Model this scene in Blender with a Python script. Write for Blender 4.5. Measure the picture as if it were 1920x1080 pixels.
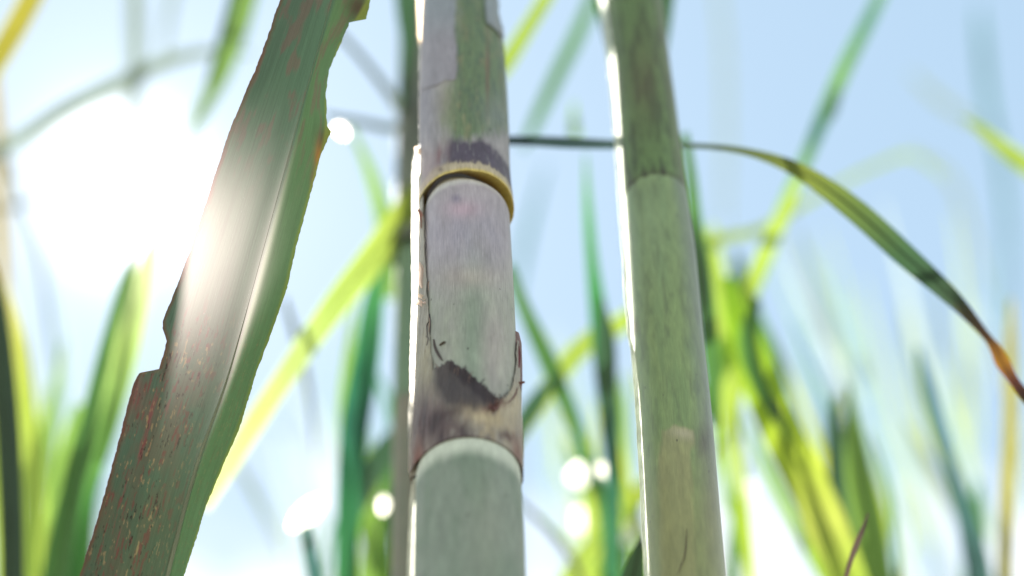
import bpy, math, random
import numpy as np
from mathutils import Vector

for o in list(bpy.data.objects):
    bpy.data.objects.remove(o)
SC = bpy.context.scene
COL = SC.collection
R = math.radians

# ------------------------------------------------------------------ camera
LENS, PITCH = 85.0, R(51.0)
F = 1920 * LENS / 36.0
CAM = np.array([0.0, 0.0, 0.9])
RT = np.array([1.0, 0.0, 0.0])
FW = np.array([0.0, math.cos(PITCH), math.sin(PITCH)])
UP = np.array([0.0, -math.sin(PITCH), math.cos(PITCH)])
cam = bpy.data.cameras.new('camera')
cam.lens = LENS; cam.sensor_width = 36.0
cam.clip_start = 0.02; cam.clip_end = 500.0
cam.dof.use_dof = True
cam.dof.focus_distance = 0.985
cam.dof.aperture_fstop = 4.3
camo = bpy.data.objects.new('camera', cam)
camo.location = CAM.tolist(); camo.rotation_euler = (math.pi / 2 + PITCH, 0, 0)
COL.objects.link(camo); SC.camera = camo

# ------------------------------------------------------------------ sky, sun, exposure
def pixdir(px, py):
    d = FW + (px - 960) / F * RT + (540 - py) / F * UP
    return d / np.linalg.norm(d)

SUND = pixdir(225, 350)
SEL = math.asin(SUND[2]); SAZ = math.atan2(SUND[0], SUND[1])     # azimuth clockwise from +Y
SC.view_settings.view_transform = 'Standard'
SC.view_settings.look = 'None'
SC.view_settings.gamma = 1.0
SC.view_settings.use_curve_mapping = False
SC.view_settings.exposure = 0.75
try:
    SC.cycles.use_denoising = True
    SC.cycles.max_bounces = 8
    SC.cycles.sample_clamp_indirect = 6.0
except Exception:
    pass

W = bpy.data.worlds.new('World'); SC.world = W; W.use_nodes = True
nt = W.node_tree; nt.nodes.clear()
def wn(t, **k):
    n = nt.nodes.new(t)
    for a, b in k.items(): setattr(n, a, b)
    return n
def wl(a, b): nt.links.new(a, b)
out = wn('ShaderNodeOutputWorld')
bg = wn('ShaderNodeBackground'); bg.inputs['Strength'].default_value = 0.095
sky = wn('ShaderNodeTexSky', sky_type='NISHITA', sun_disc=False)
sky.sun_elevation = SEL; sky.sun_rotation = SAZ
sky.air_density = 1.0; sky.dust_density = 0.2; sky.ozone_density = 1.0
geo = wn('ShaderNodeTexCoord')
# thin bright cloud, thicker lower down, drifting over the blue
mp = wn('ShaderNodeMapping'); mp.inputs['Scale'].default_value = (1, 1, 1.3); mp.inputs['Location'].default_value = (0.31, 0.2, 0.07)
wl(geo.outputs['Generated'], mp.inputs['Vector'])
nz = wn('ShaderNodeTexNoise'); nz.inputs['Scale'].default_value = 9.0; nz.inputs['Detail'].default_value = 5.0; nz.inputs['Roughness'].default_value = 0.55
wl(mp.outputs['Vector'], nz.inputs['Vector'])
sx = wn('ShaderNodeSeparateXYZ'); wl(geo.outputs['Generated'], sx.inputs[0])
el = wn('ShaderNodeMapRange'); el.inputs['From Min'].default_value = 0.80; el.inputs['From Max'].default_value = 0.66
el.inputs['To Min'].default_value = -0.20; el.inputs['To Max'].default_value = 0.17
wl(sx.outputs['Z'], el.inputs['Value'])
ad = wn('ShaderNodeMath', operation='ADD'); wl(nz.outputs['Fac'], ad.inputs[0]); wl(el.outputs['Result'], ad.inputs[1])
cm = wn('ShaderNodeMapRange', interpolation_type='SMOOTHSTEP')
cm.inputs['From Min'].default_value = 0.46; cm.inputs['From Max'].default_value = 0.74
wl(ad.outputs[0], cm.inputs['Value'])
cmul = wn('ShaderNodeMath', operation='MULTIPLY'); cmul.inputs[1].default_value = 0.85; wl(cm.outputs['Result'], cmul.inputs[0])
veil = wn('ShaderNodeMixRGB', blend_type='MIX'); veil.inputs['Fac'].default_value = 0.5
veil.inputs['Color2'].default_value = (4.6, 6.35, 7.3, 1)
wl(sky.outputs['Color'], veil.inputs['Color1'])
mixc = wn('ShaderNodeMixRGB', blend_type='MIX'); wl(cmul.outputs[0], mixc.inputs['Fac'])
wl(veil.outputs['Color'], mixc.inputs['Color1']); mixc.inputs['Color2'].default_value = (10.5, 10.6, 10.8, 1)
# aureole of the sun in the thin cloud
dot = wn('ShaderNodeVectorMath', operation='DOT_PRODUCT'); dot.inputs[1].default_value = SUND.tolist()
nrm = wn('ShaderNodeVectorMath', operation='NORMALIZE'); wl(geo.outputs['Generated'], nrm.inputs[0]); wl(nrm.outputs[0], dot.inputs[0])
ac = wn('ShaderNodeMath', operation='ARCCOSINE'); wl(dot.outputs['Value'], ac.inputs[0])
def lobe(width_deg, amp):
    a = wn('ShaderNodeMath', operation='DIVIDE'); a.inputs[1].default_value = R(width_deg); wl(ac.outputs[0], a.inputs[0])
    p = wn('ShaderNodeMath', operation='MULTIPLY'); wl(a.outputs[0], p.inputs[0]); p.inputs[1].default_value = -1.0
    e = wn('ShaderNodeMath', operation='EXPONENT'); wl(p.outputs[0], e.inputs[0])
    m = wn('ShaderNodeMath', operation='MULTIPLY'); m.inputs[1].default_value = amp; wl(e.outputs[0], m.inputs[0])
    return m
l1, l2 = lobe(0.33, 1300.0), lobe(3.2, 2.6)
ls = wn('ShaderNodeMath', operation='ADD'); wl(l1.outputs[0], ls.inputs[0]); wl(l2.outputs[0], ls.inputs[1])
gl = wn('ShaderNodeCombineXYZ')
for i in range(3): wl(ls.outputs[0], gl.inputs[i])
fin = wn('ShaderNodeMixRGB', blend_type='ADD'); fin.inputs['Fac'].default_value = 1.0
wl(mixc.outputs['Color'], fin.inputs['Color1']); wl(gl.outputs[0], fin.inputs['Color2'])
wl(fin.outputs['Color'], bg.inputs['Color']); wl(bg.outputs[0], out.inputs[0])

sun = bpy.data.lights.new('sun', 'SUN'); sun.energy = 4.5; sun.angle = R(0.53); sun.color = (1.0, 0.95, 0.87)
suno = bpy.data.objects.new('sun', sun)
suno.rotation_euler = Vector(SUND.tolist()).to_track_quat('Z', 'Y').to_euler()
suno.location = (-3, 10, 14); COL.objects.link(suno)

# ------------------------------------------------------------------ helpers
rng = np.random.default_rng(11); random.seed(5)

def at(px, py, z):
    px, py, z = np.asarray(px, float), np.asarray(py, float), np.asarray(z, float)
    return (CAM + z[..., None] * (FW + ((px - 960) / F)[..., None] * RT + ((540 - py) / F)[..., None] * UP))

def proj(P):
    d = P - CAM; z = np.maximum(d @ FW, 1e-3)
    return 960 + F * (d @ RT) / z, 540 - F * (d @ UP) / z

def sstep(a, b, x):
    t = np.clip((x - a) / (b - a), 0, 1); return t * t * (3 - 2 * t)

def hsh(ix, iy, s):
    h = (ix.astype(np.int64) * 374761393 + iy.astype(np.int64) * 668265263 + s * 974634777) & 0x7fffffff
    h = ((h ^ (h >> 13)) * 1274126177) & 0x7fffffff
    return ((h ^ (h >> 16)) & 0xffff) / 65535.0

def vn(x, y, s=0):
    x, y = np.asarray(x, float), np.asarray(y, float)
    ix, iy = np.floor(x), np.floor(y); fx, fy = x - ix, y - iy
    fx = fx * fx * (3 - 2 * fx); fy = fy * fy * (3 - 2 * fy)
    a, b, c, d = hsh(ix, iy, s), hsh(ix + 1, iy, s), hsh(ix, iy + 1, s), hsh(ix + 1, iy + 1, s)
    return (a * (1 - fx) + b * fx) * (1 - fy) + (c * (1 - fx) + d * fx) * fy

def fbm(x, y, s=0, o=4):
    v, a, t = 0, 0.5, 0
    for k in range(o):
        v = v + a * vn(x * 2 ** k, y * 2 ** k, s + k * 7); t += a; a *= 0.55
    return v / t

def polysd(px, py, poly):
    """signed distance in pixels, positive inside"""
    d = np.full(px.shape, 1e9); ins = np.zeros(px.shape, bool)
    n = len(poly)
    for i in range(n):
        x0, y0 = poly[i]; x1, y1 = poly[(i + 1) % n]
        ex, ey = x1 - x0, y1 - y0
        t = np.clip(((px - x0) * ex + (py - y0) * ey) / (ex * ex + ey * ey + 1e-9), 0, 1)
        d = np.minimum(d, np.hypot(px - x0 - t * ex, py - y0 - t * ey))
        c = (y0 > py) != (y1 > py)
        xi = x0 + (py - y0) / (ey if abs(ey) > 1e-9 else 1e-9) * ex
        ins ^= c & (px < xi)
    return np.where(ins, d, -d)

def blob(px, py, cx, cy, rx, ry, a=0.0):
    c, s = math.cos(R(a)), math.sin(R(a))
    x, y = px - cx, py - cy
    return np.exp(-(((x * c + y * s) / rx) ** 2 + ((-x * s + y * c) / ry) ** 2))

def mixc3(c, col, m):
    m = np.clip(m, 0, 1)[..., None]
    return c * (1 - m) + np.array(lin(col)) * m

def lin(c):
    """sRGB 0-255 to linear"""
    r = []
    for v in c:
        v = v / 255.0
        r.append(v / 12.92 if v <= 0.04045 else ((v + 0.055) / 1.055) ** 2.4)
    return tuple(r)

def link(name, me, mat=None, parent=None):
    o = bpy.data.objects.new(name, me); COL.objects.link(o)
    if mat is not None: me.materials.append(mat)
    if parent is not None: o.parent = parent
    return o

def tag(o, label, cat, group=None, kind=None):
    if label: o['label'] = label
    if cat: o['category'] = cat
    if group: o['group'] = group
    if kind: o['kind'] = kind
    return o

def grid(name, P, mat, parent=None, col=None, uv=None, wrap=False, keep=None, origin=(0, 0, 0), smooth=True):
    """P (n,m,3) world points -> one mesh; keep (n,m) bool keeps faces whose corners all stand"""
    n, m, _ = P.shape
    idx = np.arange(n * m).reshape(n, m)
    if wrap:
        jj = np.concatenate([np.arange(m), [0]])
    else:
        jj = np.arange(m)
    A = idx[:, jj]
    q = np.stack([A[:-1, :-1], A[:-1, 1:], A[1:, 1:], A[1:, :-1]], -1).reshape(-1, 4)
    if keep is not None:
        k = keep.reshape(-1); q = q[k[q].all(1)]
        used = np.unique(q); rem = np.full(n * m, -1); rem[used] = np.arange(len(used)); q = rem[q]
    else:
        used = np.arange(n * m)
    V = P.reshape(-1, 3)[used] - np.array(origin)
    me = bpy.data.meshes.new(name)
    me.vertices.add(len(V)); me.vertices.foreach_set('co', V.astype(np.float32).ravel())
    me.loops.add(len(q) * 4); me.loops.foreach_set('vertex_index', q.astype(np.int32).ravel())
    me.polygons.add(len(q)); me.polygons.foreach_set('loop_start', (np.arange(len(q)) * 4).astype(np.int32))
    me.polygons.foreach_set('loop_total', np.full(len(q), 4, np.int32))
    me.update(calc_edges=True); me.validate()
    me.polygons.foreach_set('use_smooth', np.full(len(me.polygons), smooth))
    if col is not None:
        a = me.attributes.new('Col', 'FLOAT_COLOR', 'POINT')
        c = np.ones((len(V), 4), np.float32); c[:, :3] = col.reshape(-1, 3)[used]
        a.data.foreach_set('color', c.ravel())
    if uv is not None:
        l = me.uv_layers.new(name='UVMap')
        l.data.foreach_set('uv', uv.reshape(-1, 2)[used][q.ravel()].astype(np.float32).ravel())
    return link(name, me, mat, parent)

def catmull(pts, n):
    pts = np.asarray(pts, float)
    P = np.vstack([2 * pts[0] - pts[1], pts, 2 * pts[-1] - pts[-2]])
    seg = len(pts) - 1
    t = np.linspace(0, seg, n); i = np.minimum(t.astype(int), seg - 1); f = (t - i)[:, None]
    p0, p1, p2, p3 = P[i], P[i + 1], P[i + 2], P[i + 3]
    return 0.5 * (2 * p1 + (p2 - p0) * f + (2 * p0 - 5 * p1 + 4 * p2 - p3) * f ** 2 + (3 * p1 - p0 - 3 * p2 + p3) * f ** 3)

def norm(v): return v / np.maximum(np.linalg.norm(v, axis=-1, keepdims=True), 1e-9)

def tube(name, C, rad, mat, parent=None, sides=10, origin=(0, 0, 0), col=None):
    C = np.asarray(C, float); n = len(C); rad = np.broadcast_to(np.asarray(rad, float), (n,))
    T = norm(np.gradient(C, axis=0))
    ref = FW; e1 = norm(np.cross(T, ref + 0.01)); e2 = np.cross(T, e1)
    a = np.linspace(0, 2 * math.pi, sides, endpoint=False)
    P = C[:, None] + rad[:, None, None] * (np.cos(a)[None, :, None] * e1[:, None] + np.sin(a)[None, :, None] * e2[:, None])
    s = np.concatenate([[0], np.cumsum(np.linalg.norm(np.diff(C, axis=0), axis=1))])
    uv = np.stack(np.broadcast_arrays((a * rad.max())[None, :], s[:, None]), -1)
    cc = None if col is None else np.broadcast_to(np.asarray(col)[:, None, :], P.shape)
    return grid(name, P, mat, parent, cc, uv, True, None, origin)

# ------------------------------------------------------------------ materials
def new_mat(name):
    m = bpy.data.materials.new(name); m.use_nodes = True
    t = m.node_tree; t.nodes.clear()
    return m, t, (lambda k, **kw: _n(t, k, kw)), t.links.new
def _n(t, k, kw):
    n = t.nodes.new(k)
    for a, b in kw.items(): setattr(n, a, b)
    return n

def cane_skin(name, gain=1.0, rough=0.5, streak=0.35, bump=0.25, spec=0.35, trans=0.0, sheen=0.15, sss=0.0):
    """waxy cane rind: painted stains from the mesh, fine lengthwise fibres, specks"""
    m, t, N, L = new_mat(name)
    o = N('ShaderNodeOutputMaterial'); b = N('ShaderNodeBsdfPrincipled')
    b.inputs['Roughness'].default_value = rough
    b.inputs['Specular IOR Level'].default_value = spec
    b.inputs['Sheen Weight'].default_value = sheen; b.inputs['Sheen Roughness'].default_value = 0.4
    at_ = N('ShaderNodeAttribute', attribute_name='Col')
    uv = N('ShaderNodeUVMap', uv_map='UVMap')
    mp = N('ShaderNodeMapping'); mp.inputs['Scale'].default_value = (1, 0.035, 1); L(uv.outputs[0], mp.inputs[0])
    n1 = N('ShaderNodeTexNoise'); n1.inputs['Scale'].default_value = 2600; n1.inputs['Detail'].default_value = 5; n1.inputs['Roughness'].default_value = 0.7
    L(mp.outputs[0], n1.inputs['Vector'])
    mp2 = N('ShaderNodeMapping'); mp2.inputs['Scale'].default_value = (1, 0.3, 1); L(uv.outputs[0], mp2.inputs[0])
    n2 = N('ShaderNodeTexNoise'); n2.inputs['Scale'].default_value = 260; n2.inputs['Detail'].default_value = 6; n2.inputs['Roughness'].default_value = 0.65
    L(mp2.outputs[0], n2.inputs['Vector'])
    r1 = N('ShaderNodeMapRange'); r1.inputs['From Min'].default_value = 0.3; r1.inputs['From Max'].default_value = 0.7
    r1.inputs['To Min'].default_value = gain * (1 - streak); r1.inputs['To Max'].default_value = gain * (1 + streak); L(n1.outputs['Fac'], r1.inputs['Value'])
    r2 = N('ShaderNodeMapRange'); r2.inputs['From Min'].default_value = 0.3; r2.inputs['From Max'].default_value = 0.7
    r2.inputs['To Min'].default_value = 1 - streak * 0.6; r2.inputs['To Max'].default_value = 1 + streak * 0.6; L(n2.outputs['Fac'], r2.inputs['Value'])
    mm = N('ShaderNodeMath', operation='MULTIPLY'); L(r1.outputs[0], mm.inputs[0]); L(r2.outputs[0], mm.inputs[1])
    mp4 = N('ShaderNodeMapping'); mp4.inputs['Scale'].default_value = (1, 0.012, 1); mp4.inputs['Location'].default_value = (0.7, 0.3, 0); L(uv.outputs[0], mp4.inputs[0])
    n4 = N('ShaderNodeTexNoise'); n4.inputs['Scale'].default_value = 3200; n4.inputs['Detail'].default_value = 2; L(mp4.outputs[0], n4.inputs['Vector'])
    r4 = N('ShaderNodeMapRange'); r4.inputs['From Min'].default_value = 0.62; r4.inputs['From Max'].default_value = 0.74; r4.inputs['To Min'].default_value = 1.0; r4.inputs['To Max'].default_value = 0.62
    L(n4.outputs['Fac'], r4.inputs['Value'])
    mm4 = N('ShaderNodeMath', operation='MULTIPLY'); L(mm.outputs[0], mm4.inputs[0]); L(r4.outputs[0], mm4.inputs[1]); mm = mm4
    vm = N('ShaderNodeVectorMath', operation='SCALE'); L(at_.outputs['Color'], vm.inputs[0]); L(mm.outputs[0], vm.inputs['Scale'])
    # small dark specks of soot
    vo = N('ShaderNodeTexVoronoi', feature='F1'); vo.inputs['Scale'].default_value = 330
    mp3 = N('ShaderNodeMapping'); mp3.inputs['Scale'].default_value = (1, 0.6, 1); L(uv.outputs[0], mp3.inputs[0]); L(mp3.outputs[0], vo.inputs['Vector'])
    sp = N('ShaderNodeMath', operation='LESS_THAN'); sp.inputs[1].default_value = 0.16; L(vo.outputs['Distance'], sp.inputs[0])
    sc = N('ShaderNodeSeparateColor'); L(vo.outputs['Color'], sc.inputs[0])
    sg = N('ShaderNodeMath', operation='GREATER_THAN'); sg.inputs[1].default_value = 0.93; L(sc.outputs[0], sg.inputs[0])
    sm = N('ShaderNodeMath', operation='MULTIPLY'); L(sp.outputs[0], sm.inputs[0]); L(sg.outputs[0], sm.inputs[1])
    sk = N('ShaderNodeMath', operation='MULTIPLY'); sk.inputs[1].default_value = 0.7; L(sm.outputs[0], sk.inputs[0])
    mx = N('ShaderNodeMixRGB'); L(sk.outputs[0], mx.inputs['Fac']); L(vm.outputs[0], mx.inputs['Color1']); mx.inputs['Color2'].default_value = (0.03, 0.025, 0.02, 1)
    L(mx.outputs[0], b.inputs['Base Color'])
    bp = N('ShaderNodeBump'); bp.inputs['Strength'].default_value = bump; bp.inputs['Distance'].default_value = 0.0006
    L(mm.outputs[0], bp.inputs['Height']); L(bp.outputs[0], b.inputs['Normal'])
    if sss > 0:
        b.inputs['Subsurface Weight'].default_value = sss; b.inputs['Subsurface Scale'].default_value = 0.003
    if trans > 0:
        tr = N('ShaderNodeBsdfTranslucent'); L(mx.outputs[0], tr.inputs['Color'])
        ms = N('ShaderNodeMixShader'); ms.inputs[0].default_value = trans
        L(b.outputs[0], ms.inputs[1]); L(tr.outputs[0], ms.inputs[2])
        if trans > 0.5:      # papery tissue scatters light forward too
            rf = N('ShaderNodeBsdfRefraction', distribution='GGX'); rf.inputs['Roughness'].default_value = 0.75; rf.inputs['IOR'].default_value = 1.3
            L(mx.outputs[0], rf.inputs['Color'])
            m2 = N('ShaderNodeMixShader'); m2.inputs[0].default_value = 0.35
            L(ms.outputs[0], m2.inputs[1]); L(rf.outputs[0], m2.inputs[2]); L(m2.outputs[0], o.inputs[0])
        else:
            L(ms.outputs[0], o.inputs[0])
    else:
        L(b.outputs[0], o.inputs[0])
    return m

def leaf_mat(name, refl, trans, tw=0.55, rough=0.45, var=0.3, fwd=0.0):
    """grass blade: diffuse top, light coming through in yellow green, veins along the blade"""
    m, t, N, L = new_mat(name)
    o = N('ShaderNodeOutputMaterial'); b = N('ShaderNodeBsdfPrincipled')
    b.inputs['Roughness'].default_value = rough; b.inputs['Specular IOR Level'].default_value = 0.35
    uv = N('ShaderNodeUVMap', uv_map='UVMap')
    mp = N('ShaderNodeMapping'); mp.inputs['Scale'].default_value = (1, 0.02, 1); L(uv.outputs[0], mp.inputs[0])
    n1 = N('ShaderNodeTexNoise'); n1.inputs['Scale'].default_value = 900; n1.inputs['Detail'].default_value = 4; L(mp.outputs[0], n1.inputs['Vector'])
    mp2 = N('ShaderNodeMapping'); mp2.inputs['Scale'].default_value = (1, 0.25, 1); L(uv.outputs[0], mp2.inputs[0])
    n2 = N('ShaderNodeTexNoise'); n2.inputs['Scale'].default_value = 60; n2.inputs['Detail'].default_value = 3; L(mp2.outputs[0], n2.inputs['Vector'])
    s = N('ShaderNodeMath', operation='ADD'); L(n1.outputs['Fac'], s.inputs[0]); L(n2.outputs['Fac'], s.inputs[1])
    r = N('ShaderNodeMapRange'); r.inputs['From Min'].default_value = 0.7; r.inputs['From Max'].default_value = 1.3
    r.inputs['To Min'].default_value = 1 - var; r.inputs['To Max'].default_value = 1 + var; L(s.outputs[0], r.inputs['Value'])
    def sc(c):
        v = N('ShaderNodeVectorMath', operation='SCALE'); v.inputs[0].default_value = c; L(r.outputs[0], v.inputs['Scale']); return v
    v1, v2 = sc(refl), sc(trans)
    L(v1.outputs[0], b.inputs['Base Color'])
    tr = N('ShaderNodeBsdfTranslucent'); L(v2.outputs[0], tr.inputs['Color'])
    ms = N('ShaderNodeMixShader'); ms.inputs[0].default_value = tw
    L(b.outputs[0], ms.inputs[1]); L(tr.outputs[0], ms.inputs[2])
    if fwd > 0:
        rf = N('ShaderNodeBsdfRefraction', distribution='GGX'); rf.inputs['Roughness'].default_value = 0.75; rf.inputs['IOR'].default_value = 1.3
        L(v2.outputs[0], rf.inputs['Color']); m2 = N('ShaderNodeMixShader'); m2.inputs[0].default_value = fwd
        L(ms.outputs[0], m2.inputs[1]); L(rf.outputs[0], m2.inputs[2]); L(m2.outputs[0], o.inputs[0])
    else:
        L(ms.outputs[0], o.inputs[0])
    return m

LM = dict(
    yellow=leaf_mat('yellow_green_leaf', (0.10, 0.15, 0.03), (0.34, 0.46, 0.07), 0.62),
    gold=leaf_mat('golden_leaf', (0.14, 0.13, 0.03), (0.36, 0.33, 0.04), 0.6),
    lime=leaf_mat('lime_leaf', (0.08, 0.14, 0.04), (0.22, 0.38, 0.07), 0.6),
    green=leaf_mat('green_leaf', (0.05, 0.10, 0.03), (0.08, 0.21, 0.05), 0.55),
    deep=leaf_mat('deep_green_leaf', (0.04, 0.075, 0.04), (0.045, 0.115, 0.055), 0.45),
    dark=leaf_mat('dark_green_leaf', (0.03, 0.055, 0.03), (0.02, 0.05, 0.02), 0.35),
    teal=leaf_mat('blue_green_leaf', (0.06, 0.12, 0.11), (0.07, 0.20, 0.18), 0.45),
    pale=leaf_mat('pale_grey_green_leaf', (0.16, 0.20, 0.16), (0.25, 0.32, 0.25), 0.5),
    grey=leaf_mat('grey_leaf', (0.10, 0.12, 0.09), (0.10, 0.13, 0.10), 0.4),
    straw=leaf_mat('dry_straw_leaf', (0.30, 0.26, 0.16), (0.45, 0.38, 0.20), 0.5),
    brown=leaf_mat('dry_brown_leaf', (0.09, 0.06, 0.045), (0.10, 0.07, 0.05), 0.35),
    rust=leaf_mat('rusty_leaf', (0.28, 0.13, 0.06), (0.55, 0.25, 0.08), 0.5),
    shiny=leaf_mat('glint_curl_leaf', (0.55, 0.52, 0.45), (0.85, 0.82, 0.72), 0.6, rough=0.2, fwd=0.5),  # near-white and light-passing, made for the glint curl and highlight flecks
)
SKIN = cane_skin('cane_rind', gain=0.67, streak=0.2, bump=0.3)
SKIN2 = cane_skin('green_cane_rind', gain=0.69, streak=0.2, bump=0.25, spec=0.45, rough=0.42)
SHEATH = cane_skin('cane_sheath', gain=0.78, rough=0.55, streak=0.26, bump=0.35, trans=0.06)
THIN = cane_skin('thin_dry_sheath', rough=0.4, streak=0.2, bump=0.2, trans=0.72, sheen=0.0)
BACKSKIN = cane_skin('far_cane_rind', gain=0.7, streak=0.25, bump=0.1)

def graded_mat():
    m, t, N, L = new_mat('graded_leaf')
    o = N('ShaderNodeOutputMaterial'); b = N('ShaderNodeBsdfPrincipled'); b.inputs['Roughness'].default_value = 0.5; b.inputs['Specular IOR Level'].default_value = 0.3
    a = N('ShaderNodeAttribute', attribute_name='Col'); uv = N('ShaderNodeUVMap', uv_map='UVMap')
    mp = N('ShaderNodeMapping'); mp.inputs['Scale'].default_value = (1, 0.02, 1); L(uv.outputs[0], mp.inputs[0])
    n = N('ShaderNodeTexNoise'); n.inputs['Scale'].default_value = 700; n.inputs['Detail'].default_value = 4; L(mp.outputs[0], n.inputs['Vector'])
    r = N('ShaderNodeMapRange'); r.inputs['From Min'].default_value = 0.3; r.inputs['From Max'].default_value = 0.7; r.inputs['To Min'].default_value = 0.75; r.inputs['To Max'].default_value = 1.25
    L(n.outputs['Fac'], r.inputs['Value'])
    v = N('ShaderNodeVectorMath', operation='SCALE'); L(a.outputs['Color'], v.inputs[0]); L(r.outputs[0], v.inputs['Scale'])
    d = N('ShaderNodeVectorMath', operation='SCALE'); L(v.outputs[0], d.inputs[0]); d.inputs['Scale'].default_value = 0.35
    L(d.outputs[0], b.inputs['Base Color'])
    tr = N('ShaderNodeBsdfTranslucent'); L(v.outputs[0], tr.inputs['Color'])
    ms = N('ShaderNodeMixShader'); ms.inputs[0].default_value = 0.62; L(b.outputs[0], ms.inputs[1]); L(tr.outputs[0], ms.inputs[2]); L(ms.outputs[0], o.inputs[0])
    return m
LM['graded'] = graded_mat()
LM['glint'] = leaf_mat('bright_patch_scrap', (0.5, 0.5, 0.44), (0.85, 0.85, 0.78), 0.7, rough=0.35, fwd=0.16)  # near-white material for scraps added as bright patches

# ------------------------------------------------------------------ ground
def soil_mat():
    m, t, N, L = new_mat('soil_with_cane_trash')
    o = N('ShaderNodeOutputMaterial'); b = N('ShaderNodeBsdfPrincipled'); b.inputs['Roughness'].default_value = 0.95
    tc = N('ShaderNodeTexCoord')
    n = N('ShaderNodeTexNoise'); n.inputs['Scale'].default_value = 4; n.inputs['Detail'].default_value = 9; L(tc.outputs['Object'], n.inputs['Vector'])
    r = N('ShaderNodeValToRGB'); r.color_ramp.elements[0].position = 0.35; r.color_ramp.elements[0].color = (0.20, 0.16, 0.11, 1)
    r.color_ramp.elements[1].position = 0.6; r.color_ramp.elements[1].color = (0.44, 0.40, 0.31, 1)
    L(n.outputs['Fac'], r.inputs[0]); L(r.outputs[0], b.inputs['Base Color'])
    bp = N('ShaderNodeBump'); bp.inputs['Distance'].default_value = 0.05; L(n.outputs['Fac'], bp.inputs['Height']); L(bp.outputs[0], b.inputs['Normal'])
    L(b.outputs[0], o.inputs[0]); return m
gx = np.concatenate([np.linspace(-150, -12, 12), np.linspace(-10, 10, 60), np.linspace(12, 150, 12)])
GX, GY = np.meshgrid(gx, gx, indexing='xy')
GZ = (fbm(GX * 0.8, GY * 0.8, 3) - 0.5) * 0.12 * np.exp(-((GX ** 2 + GY ** 2) / 400))
g = grid('ground', np.stack([GX, GY, GZ - 0.02], -1), soil_mat()); g['kind'] = 'structure'

# ------------------------------------------------------------------ canes
TP = math.tan(PITCH)
class Cane:
    def __init__(s, edges, z0, top=0.9, lean=1.0):
        e = np.array(edges, float); ys = np.arange(-80, 1161, 4.0)
        xl, xr = np.interp(ys, e[:, 0], e[:, 1]), np.interp(ys, e[:, 0], e[:, 2])
        # smooth the outline a little
        k = np.ones(15) / 15
        sm = lambda a: np.convolve(np.pad(a, 7, 'reflect', reflect_type='odd'), k, 'valid')
        xl, xr = sm(xl), sm(xr)
        tt = (540 - ys) / F
        z = z0 / (1 - tt * TP * lean)
        P = at((xl + xr) / 2, ys, z); r = (xr - xl) / 2 * z / F
        P, r, ysr = P[::-1], r[::-1], ys[::-1]                  # from the bottom up
        d0 = norm(P[0] - P[40]); d1 = norm(P[-1] - P[-40])
        nb = max(P[0][2] / max(-d0[2], 0.2), 0.01)
        low = P[0] + d0 * np.linspace(nb, 0.004, 40)[:, None]
        high = P[-1] + d1 * np.linspace(0.004, top, 30)[:, None]
        s.P = np.vstack([low, P, high]); s.r = np.concatenate([np.full(40, r[0]), r, np.full(30, r[-1])])
        s.v = np.concatenate([[0], np.cumsum(np.linalg.norm(np.diff(s.P, axis=0), axis=1))])
        s.yv = (ysr[::-1], s.v[40:40 + len(ys)][::-1])
        s.ax = norm(s.P[-1] - s.P[0])
        c = CAM - P[len(P) // 2]; s.e1 = norm(c - (c @ s.ax) * s.ax); s.e2 = np.cross(s.ax, s.e1)
        if s.e2[0] < 0: s.e2 = -s.e2
        s.base = s.P[0].copy(); s.top = s.v[-1]
        s.mm = F / z0 / 1000.0
    def vy(s, y): return float(np.interp(y, *s.yv))
    def pos(s, v): return np.stack([np.interp(v, s.v, s.P[:, i]) for i in range(3)], -1)
    def rad(s, v): return np.interp(v, s.v, s.r)
    def surf(s, u, v, r):
        """u degrees, v metres along the axis, r radius, all broadcast to 2-D"""
        u, v, r = np.broadcast_arrays(u, v, r)
        return s.pos(v) + r[..., None] * (np.cos(np.radians(u))[..., None] * s.e1 + np.sin(np.radians(u))[..., None] * s.e2)
    def uv(s, u, v):
        u, v = np.broadcast_arrays(u, v); return np.stack([np.radians(u) * 0.02 + 0.3, v], -1)

US = np.concatenate([np.linspace(-104, 104, 150), np.linspace(108, 252, 26)])[None, :]     # fine in front, coarse behind
def rows(c, v0, v1, step=0.0005):
    """dense rows where the photograph looks, sparse elsewhere"""
    lo, hi = c.vy(1130), c.vy(-60)
    out = []
    if v0 < lo: out.append(np.arange(v0, min(lo, v1), 0.02))
    a, b = max(v0, lo), min(v1, hi)
    if b > a: out.append(np.arange(a, b, step))
    if v1 > hi: out.append(np.arange(max(hi, v0), v1, 0.02))
    return np.concatenate(out + [[v1]])[:, None]

def shoulder(v, v1, h, drop):
    d = np.clip((v1 - v) / h, 0, 1); return 1 - drop * (1 - d) ** 2.2

def front(u): return np.cos(np.radians(u)) > -0.05

# ---- centre cane -----------------------------------------------------------
CC = Cane([(-90, 800, 918), (0, 797, 926), (90, 794, 941), (200, 792, 948), (330, 793, 952), (400, 795, 955), (520, 794, 962),
           (640, 791, 968), (760, 787, 972), (900, 779, 977), (1000, 776, 983), (1080, 774, 986), (1170, 771, 990)], 1.0)
root = bpy.data.objects.new('sugarcane_stalk', None); COL.objects.link(root); root.location = CC.base.tolist()
tag(root, 'thick greyish lilac sugarcane stalk in sharp focus with yellow ringed node and torn sheath', 'sugarcane stalk', 'sugarcane stalks')
MMP = CC.mm                                         # pixels per millimetre at the stalk
vR1, vR2 = CC.vy(392), CC.vy(893)                   # the two nodes

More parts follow.
